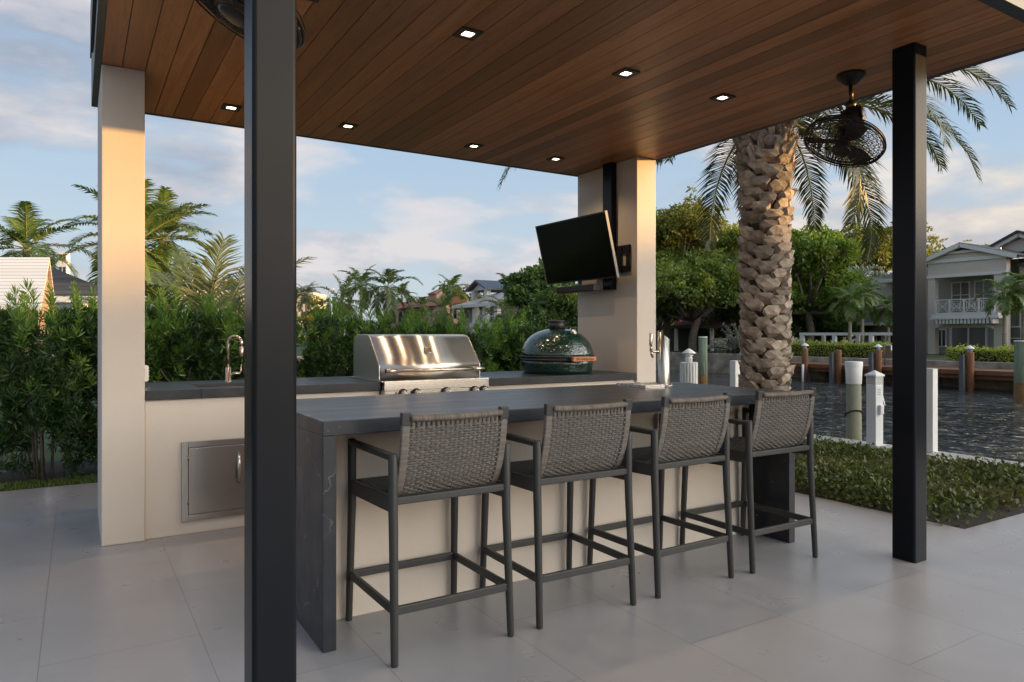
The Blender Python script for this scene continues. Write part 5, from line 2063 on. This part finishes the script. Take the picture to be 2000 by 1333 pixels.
# cupola: gable end faces the water, long roof runs back
cu = MB()
Xc = CX + 2.0
z0, z1, z2 = on_x(940, 590, Xc).z, on_x(940, 567, Xc).z, on_x(936, 550, Xc).z
ca, cb = yx(952, Xc), yx(927, Xc)
c_ = (ca + cb) / 2
for (xx, yy) in ((Xc, ca), (Xc, cb), (Xc + 5.2, ca), (Xc + 5.2, cb)):
    MB().box(xx - .22, xx + .22, yy - .22, yy + .22, z0 - 1.2, z1 - .002).build('cupola_post', M['trim_white'], ch, o0)
m = MB().extrude([(Xc - .1, ca - .35, z1), (Xc - .1, cb + .35, z1), (Xc - .1, c_, z2 - .12)], (.25, 0, 0))
m.box(Xc + .16, Xc + 5.5, ca - .3, ca + .1, z1, z1 + .22)
m.build('cupola_gable', M['trim_white'], ch, o0)
m = MB()
for yy in (ca - .65, cb + .65):
    m.extrude([(Xc - .6, yy, z1 + .10), (Xc - .6, c_, z2 + .10), (Xc - .6, c_, z2 - .06), (Xc - .6, yy, z1 - .06)], (6.6, 0, 0))
m.build('cupola_roof', M['seam'], ch, o0)
m = MB().box(Xc + 2.6, Xc + 5.1, ca + .25, cb - .25, z0 - 1, z1 - .003)
m.build('cupola_wall', M['cream'], ch, o0)

# neighbour on the left: white tiled roof, dark tiled roof
M['white_tile'] = stripe_mat('white_roof_tile', (0.70, 0.66, 0.62), (0.78, 0.74, 0.70), 2, 8.5, .7, 1.0)
M['dark_tile'] = stripe_mat('charcoal_roof_tile', (0.055, 0.050, 0.052), (0.085, 0.078, 0.080), 2, 5.2, .7, 1.0)
M['bluewall'] = mat('pale_blue_stucco', (0.56, 0.61, 0.63), .85)
e1 = px_at(80, 600, 21.0)
e0 = px_at(-160, 600, 21.0)
r1 = px_at(97, 503, 23.6)
g1 = px_at(102, 600, 23.0)
nh = thing('white_roof_house', 'neighbouring house with sunlit white tile roof beyond the hedge', 'house', (e1.x, e1.y, 0))
o0 = nh.location.copy()
along = Vector((e0.x - e1.x, e0.y - e1.y, 0)).normalized()
back = Vector((-along.y, along.x, 0))
if back.dot(Vector((FW[0], FW[1], 0))) < 0:
    back = -back
ez, rz_ = e1.z, r1.z
run = Vector((r1.x - e1.x, r1.y - e1.y, 0)).length
back = Vector((r1.x - e1.x, r1.y - e1.y, 0)).normalized()
A = Vector((e1.x, e1.y, 0))
prof = [A - back * .05 + Vector((0, 0, ez - .10)), A - back * .05 + Vector((0, 0, ez)), A + back * run + Vector((0, 0, rz_)), A + back * (2 * run) + Vector((0, 0, ez)), A + back * (2 * run) + Vector((0, 0, ez - .10)), A + back * run + Vector((0, 0, rz_ - .16))]
MB().extrude(prof, along * 9).build('roof', M['white_tile'], nh, o0)
B_ = A + along * .12
MB().extrude([B_ + back * .35 + Vector((0, 0, -.03)), B_ + back * (2 * run - .35) + Vector((0, 0, -.03)), B_ + back * (2 * run - .35) + Vector((0, 0, ez + .15)), B_ + back * run + Vector((0, 0, rz_ - .22)), B_ + back * .35 + Vector((0, 0, ez + .15))], along * 8).build('wall', M['peach'], nh, o0)
dh = thing('dark_roof_house', 'pale house with charcoal tile roof and white gutter behind the white roof', 'house', tuple(px_at(150, 655, 29).xy) + (0,))
o0 = dh.location.copy()
q0, q1 = px_at(60, 579, 28.0), px_at(232, 579, 28.0)
t0, t1 = px_at(96, 523, 31.5), px_at(110, 523, 31.5)
t1_ = px_at(60, 520, 31.5)
qb = px_at(240, 579, 36)
m = MB().add([q0, q1, t0, t1_], [(0, 1, 2, 3)])
m.add([q1, qb, t0], [(0, 1, 2)])
rf = m.build('roof', M['dark_tile'], dh, o0)
rf.modifiers.new('solid', 'SOLIDIFY').thickness = .08
m = MB().bar(q0 + Vector((0, 0, -.10)), q1 + Vector((0, 0, -.10)), .18, .20)
m.build('gutter', M['white'], dh, o0)
bk = Vector((FW[0], FW[1], 0))
wa, wb = px_at(60, 655, 28.5), px_at(186, 655, 28.5)
m = MB().extrude([Vector((wa.x, wa.y, -.03)), Vector((wb.x, wb.y, -.03)), Vector((wb.x, wb.y, q0.z - .21)), Vector((wa.x, wa.y, q0.z - .21))], bk * 5)
m.build('wall', M['bluewall'], dh, o0)
cc_ = px_at(167, 655, 28.2)
MB().box(cc_.x - .08, cc_.x + .08, cc_.y - .08, cc_.y + .08, -.03, q0.z - .2).build('downpipe', M['white'], dh, o0)

# distant pale apartment blocks
def block(label, u0, u1, vt, d, dep, seed, col):
    a, b = px_at(u0, 655, d), px_at(u1, 655, d)
    zt = px_at(u0, vt, d).z
    r = thing('apartment_block', label, 'building', (a.x, a.y, 0))
    al = (b - a); al.z = 0
    bk_ = Vector((FW[0], FW[1], 0)) * dep
    o0 = r.location.copy()
    P0 = Vector((a.x, a.y, -.03))
    MB().extrude([P0, P0 + al, P0 + al + Vector((0, 0, zt)), P0 + Vector((0, 0, zt))], bk_).build('wall', col, r, o0)
    fl = max(2, int(zt / 3.2))
    n = max(2, int(al.length / 4))
    fwd = -Vector((FW[0], FW[1], 0)) * .12
    for i in range(fl):
        m = MB()
        for k in range(n):
            p = P0 + al * ((k + .2) / n) + Vector((0, 0, (i + .3) * zt / fl))
            w_ = al * (.6 / n)
            m.extrude([p, p + w_, p + w_ + Vector((0, 0, .5 * zt / fl)), p + Vector((0, 0, .5 * zt / fl))], fwd)
        m.build('window_row', M['glass'], r, o0)
    return r


block('pale apartment block in the distance behind the coconut fronds', 372, 478, 545, 150, 12, 1, M['cream'])
block('distant cream block peeping out just right of the near steel post', 560, 612, 571, 170, 12, 2, M['cream'])
block('small white tower block top behind the left palm crown', 114, 130, 492, 190, 1.5, 3, M['trim_white'])
lp = px_at(653, 655, 42)
t_ = px_at(646, 580, 42)
st = thing('street_lamp', 'thin pale street lamp with curved arm leaning above the hedge', 'street lamp', (lp.x, lp.y, 0))
m = MB()
dz = t_.z
tp_ = Vector((t_.x - lp.x, t_.y - lp.y, 0))
m.tube([(0, 0, -.03), tp_ * .4 + Vector((0, 0, dz * .5)), tp_ + Vector((0, 0, dz))], [.07, .06, .045], 8)
m.build('pole', M['fascia'] if False else M['white_paint'], st)
e = Vector((RT[0], RT[1], 0))
MB().tube([tp_ + Vector((0, 0, dz - .01)), tp_ - e * .10 + Vector((0, 0, dz + .25)), tp_ - e * .02 + Vector((0, 0, dz + .42)), tp_ + e * .22 + Vector((0, 0, dz + .46))], [.045, .04, .035, .06], 8).build('arm', M['white_paint'], st)

# ================================================================ trees
def at_px(u, d):
    p = px_at(u, 655, d)
    return (p.x, p.y, -.03)


def top_h(v, d):
    return EYE + (655 - v) / FPX * d + .03


def mpp(d):
    return d / FPX


# palms on the left
feather_palm('royal_palm', 'royal palm with sunlit arching fronds above the white tiled roof', at_px(52, 38), top_h(487, 38), 3, M['lf_palm'], nf=20, length=3.6, leafl=.85, leafw=.085, nl=40, tr=.2, droop=1.5, elmin=-45, elmax=78, shaft=1.0)
feather_palm('royal_palm', 'royal palm whose crown shows on both sides of the left cream pillar', at_px(262, 31), top_h(480, 31), 5, M['lf_palm'], nf=26, length=3.5, leafl=.85, leafw=.08, nl=40, tr=.2, droop=1.6, elmin=-50, elmax=84, shaft=1.0)
feather_palm('royal_palm', 'royal palm with upright yellow spear frond right of the left pillar', at_px(318, 34), top_h(468, 34), 8, M['lf_palm'], nf=20, length=2.9, leafl=.75, leafw=.08, nl=36, tr=.2, droop=1.5, elmin=-40, elmax=88, shaft=1.0)
feather_palm('coconut_palm', 'low coconut palm with tall grey green fronds rising behind the sink', at_px(398, 12.5), .55, 12, M['lf_coco'], nf=21, length=2.75, leafl=.72, leafw=.028, nl=64, tr=.13, droop=1.0, elmin=8, elmax=86, vee=.15, hang=.18)
feather_palm('slender_palm', 'small yellowish palm right beside the near steel post, far away', at_px(452, 60), top_h(590, 60), 21, M['lf_coco'], nf=14, length=2.0, leafl=.5, leafw=.08, nl=18, tr=.12)
# centre
feather_palm('slender_palm', 'small golden palm in the distance right of the near steel post', at_px(598, 95), top_h(577, 95), 31, M['lf_coco'], nf=15, length=2.6, leafl=.7, leafw=.12, nl=18, tr=.15, elmin=-50)
broad_tree('shade_tree', 'rounded dull green trees mass behind the street lamp', 'tree', at_px(628, 80), top_h(580, 80), 3.2, 33, M['lf_olive'], leaf=.4, n=50, per=50, low=.1)
feather_palm('coconut_palm', 'coconut palm with shaggy crown beside the street lamp', at_px(668, 62), top_h(592, 62), 35, M['lf_palm'], nf=20, length=3.2, leafl=.8, leafw=.10, nl=22, tr=.14, elmin=-55)
feather_palm('coconut_palm', 'coconut palm, left and taller of the pair above the hedge', at_px(706, 66), top_h(556, 66), 36, M['lf_palm'], nf=17, length=2.5, leafl=.7, leafw=.10, nl=24, tr=.14, elmin=-50)
feather_palm('coconut_palm', 'coconut palm with a large drooping golden frond above the hedge', at_px(752, 60), top_h(563, 60), 37, M['lf_coco'], nf=17, length=3.3, leafl=.9, leafw=.10, nl=28, tr=.14, elmin=-60, lean=(.3, .2), droop=1.9)
feather_palm('slender_palm', 'short palm seen over the red roof left of the turret', at_px(785, 95), top_h(580, 95), 38, M['lf_palm'], nf=14, length=2.6, leafl=.8, leafw=.12, nl=18, tr=.15)
feather_palm('slender_palm', 'palm with light trunk standing before the arches of the red roofed house', at_px(822, 62), top_h(600, 62), 41, M['lf_palm'], nf=13, length=1.6, leafl=.55, leafw=.07, nl=20, tr=.1, elmin=-40)
feather_palm('royal_palm', 'slim green royal palm left of the house with the open cupola', at_px(881, 70), top_h(565, 70), 39, M['lf_palm'], nf=14, length=2.3, leafl=.7, leafw=.09, nl=22, tr=.14, elmin=-45)
broad_tree('shade_tree', 'yellow green sunlit tree behind the open cupola', 'tree', at_px(915, 95), top_h(556, 95), 4.2, 43, M['lf_olive'], leaf=.42, n=70, per=60, low=.25)
broad_tree('shade_tree', 'low dark trees between the red roofed house and the palm', 'tree', at_px(850, 98), top_h(576, 98), 3.6, 44, M['lf_dark'], leaf=.42, n=45, per=45, low=.1)
feather_palm('slender_palm', 'fan of pale palm fronds above the metal cupola roof', at_px(992, 92), top_h(556, 92), 45, M['lf_coco'], nf=13, length=2.4, leafl=.8, leafw=.12, nl=18, tr=.15, elmin=0)
feather_palm('drooping_palm', 'feathery dark palm hanging in front of the cupola house porch', at_px(986, 47), top_h(608, 47), 46, M['lf_palm'], nf=16, length=2.2, leafl=.7, leafw=.07, nl=24, tr=.1, elmin=-60)
feather_palm('drooping_palm', 'feathery dark palm left of the cupola house', at_px(868, 66), top_h(606, 66), 48, M['lf_palm'], nf=16, length=2.2, leafl=.7, leafw=.07, nl=24, tr=.1, elmin=-60)
broad_tree('shade_tree', 'dense dark green tree behind the television and green cooker', 'tree', at_px(1086, 42), top_h(506, 42), 3.0, 51, M['lf_dark'], leaf=.26, n=210, per=120, low=.04, cr=.18)
broad_tree('shade_tree', 'low dark leafy tree filling in under the dense tree behind the cooker', 'tree', at_px(1092, 40), 3.9, 2.9, 52, M['lf_dark'], leaf=.26, n=150, per=100, low=.0)
broad_tree('shade_tree', 'dark shrubby tree between cupola house porch and green cooker', 'tree', at_px(1030, 38), 2.5, 1.7, 53, M['lf_dark'], leaf=.22, n=90, per=90, low=.0)
# right of the pillar
broad_tree('shade_tree', 'dark backdrop tree filling the gap behind the spreading green tree', 'tree', at_px(1385, 74), top_h(505, 74), 6.5, 81, M['lf_dark'], leaf=.42, n=170, per=100, low=.03)
broad_tree('shade_tree', 'dark backdrop tree far behind the date palm trunk', 'tree', at_px(1520, 76), top_h(480, 76), 6.5, 82, M['lf_dark'], leaf=.42, n=170, per=100, low=.03)
broad_tree('shade_tree', 'dark backdrop tree behind the silvery tree and grey wing', 'tree', at_px(1640, 72), top_h(540, 72), 6.0, 83, M['lf_dark'], leaf=.42, n=150, per=100, low=.03)
broad_tree('shade_tree', 'tall tree with golden lit top right of the television pillar', 'tree', at_px(1302, 58), top_h(408, 58), 5.2, 61, M['lf_olive'], leaf=.32, n=230, per=120, low=.16, cr=.17)
broad_tree('shade_tree', 'spreading green tree between television pillar and date palm trunk', 'tree', at_px(1352, 53), top_h(490, 53), 5.2, 62, M['lf_mid'], leaf=.32, n=190, per=110, low=.12, cr=.18)
broad_tree('shade_tree', 'rounded tree just left of the date palm trunk', 'tree', at_px(1432, 60), top_h(436, 60), 5.4, 63, M['lf_mid'], leaf=.33, n=200, per=110, low=.12, cr=.18)
broad_tree('shade_tree', 'big bright green tree right of the date palm trunk', 'tree', at_px(1578, 52), top_h(446, 52), 5.0, 64, M['lf_bright'], leaf=.32, n=230, per=120, low=.08, cr=.17)
broad_tree('shade_tree', 'flat topped golden tree behind the bright green one', 'tree', at_px(1690, 80), top_h(440, 80), 7.2, 65, M['lf_olive'], leaf=.42, n=180, per=110, low=.25, cr=.17, flat=.55)
broad_tree('shade_tree', 'tree top peeping out over the gable of the grey house', 'tree', at_px(1838, 88), top_h(484, 88), 4.5, 66, M['lf_olive'], leaf=.45, n=70, per=60, low=.4)
broad_tree('silver_tree', 'rounded silvery grey tree left of the right steel post', 'tree', at_px(1696, 60), top_h(513, 60), 2.4, 67, M['lf_silver'], leaf=.22, n=70, per=60, low=.45)
broad_tree('shade_tree', 'dark undergrowth tree behind the white open frame', 'tree', at_px(1590, 56), top_h(600, 56), 4.2, 68, M['lf_dark'], leaf=.3, n=110, per=80, low=.02)
broad_tree('shade_tree', 'dark undergrowth tree left of the boathouse chimney', 'tree', at_px(1284, 57), top_h(560, 57), 3.4, 69, M['lf_dark'], leaf=.3, n=90, per=80, low=.15)
broad_tree('shade_tree', 'dark tree standing behind the date palm trunk over the boathouse', 'tree', at_px(1480, 56), top_h(560, 56), 4.4, 70, M['lf_dark'], leaf=.3, n=110, per=80, low=.10)
rgx = np.random.default_rng(9)
sv = thing('silver_shrub', 'silver leaved shrub with outstretched sprays left of the date palm trunk', 'shrub', at_px(1448, 50))
m = MB()
b = MB()
for k in range(60):
    a = rgx.random() * 6.28
    e = rgx.uniform(.1, 1.35)
    L = rgx.uniform(1.1, 2.6)
    d = np.array([math.cos(a) * math.cos(e), math.sin(a) * math.cos(e), math.sin(e)])
    q = np.array([d * L * u + np.array([0, 0, -.25 * u * u]) for u in np.linspace(.35, 1, 7)])
    m.quads(leaves(np.repeat(q, 10, axis=0), rgx.normal(size=(70, 3)) + d * .8, .20, .08, rgx))
    b.tube([(0, 0, 0), tuple(d * L * .5), tuple(d * L + np.array([0, 0, -.25]))], [.05, .03, .012], 5)
m.build('foliage', M['lf_silver'], sv)
b.build('branch', M['bark'], sv)
for (u, d, v, sd, lb, nf, L) in ((1660, 44, 588, 71, 'christmas palm with slim trunk behind the white open frame, left of two', 15, 1.7),
                                 (1684, 46, 580, 72, 'christmas palm close to the grey wing of the house, right of two', 15, 1.7),
                                 (1735, 47, 600, 73, 'palm fronds showing just left of the right steel post', 13, 1.6),
                                 (1962, 40, 575, 74, 'christmas palm in front of the grey house balcony', 15, 1.75),
                                 (1999, 41, 560, 75, 'christmas palm cut by the right edge of the photo', 14, 1.75)):
    feather_palm('christmas_palm', lb, at_px(u, d), top_h(v, d), sd, M['lf_palm'], nf=nf, length=L, leafl=.55, leafw=.075, nl=24, tr=.11, droop=1.7, elmin=-40, elmax=75, shaft=.7, hang=.35)
# ================================================================ across the water to the south-east, out of view: buildings added to shade the low sun
wh = thing('sun_blocker_house', 'long gabled house added unseen across the canal to shade the low sun', 'house', (42, -46, 0))
o0 = wh.location.copy()
MB().box(39.5, 47, -75, -10, -.03, 4.7).build('wall', M['cream'], wh, o0)
MB().extrude([(38.8, -75.6, 4.7), (43.2, -75.6, BLOCK_A), (47.6, -75.6, 4.7)], (0, 66.2, 0)).build('roof', M['slate'], wh, o0)
Fz = [(-70 + 5 * k) for k in range(10)]
for yy in Fz:
    f = MB().box(39.40, 39.49, yy, yy + 2.2, .8, 3.6).build('window', M['trim_white'], wh, o0)
    MB().box(39.37, 39.399, yy + .12, yy + 2.08, .92, 3.48).build('pane', M['glass'], f, o0)
ab = thing('sun_blocker_block', 'long block added unseen further back across the canal to shade the far bank', 'building', (86, -20, 0))
o0 = ab.location.copy()
MB().box(84, 96, -50, 8, -.03, BLOCK_B).build('wall', M['cream'], ab, o0)
for k in range(4):
    MB().box(83.9, 83.99, -49, 7, 1.2 + 3.2 * k, 2.9 + 3.2 * k).build('window_row', M['glass'], ab, o0)
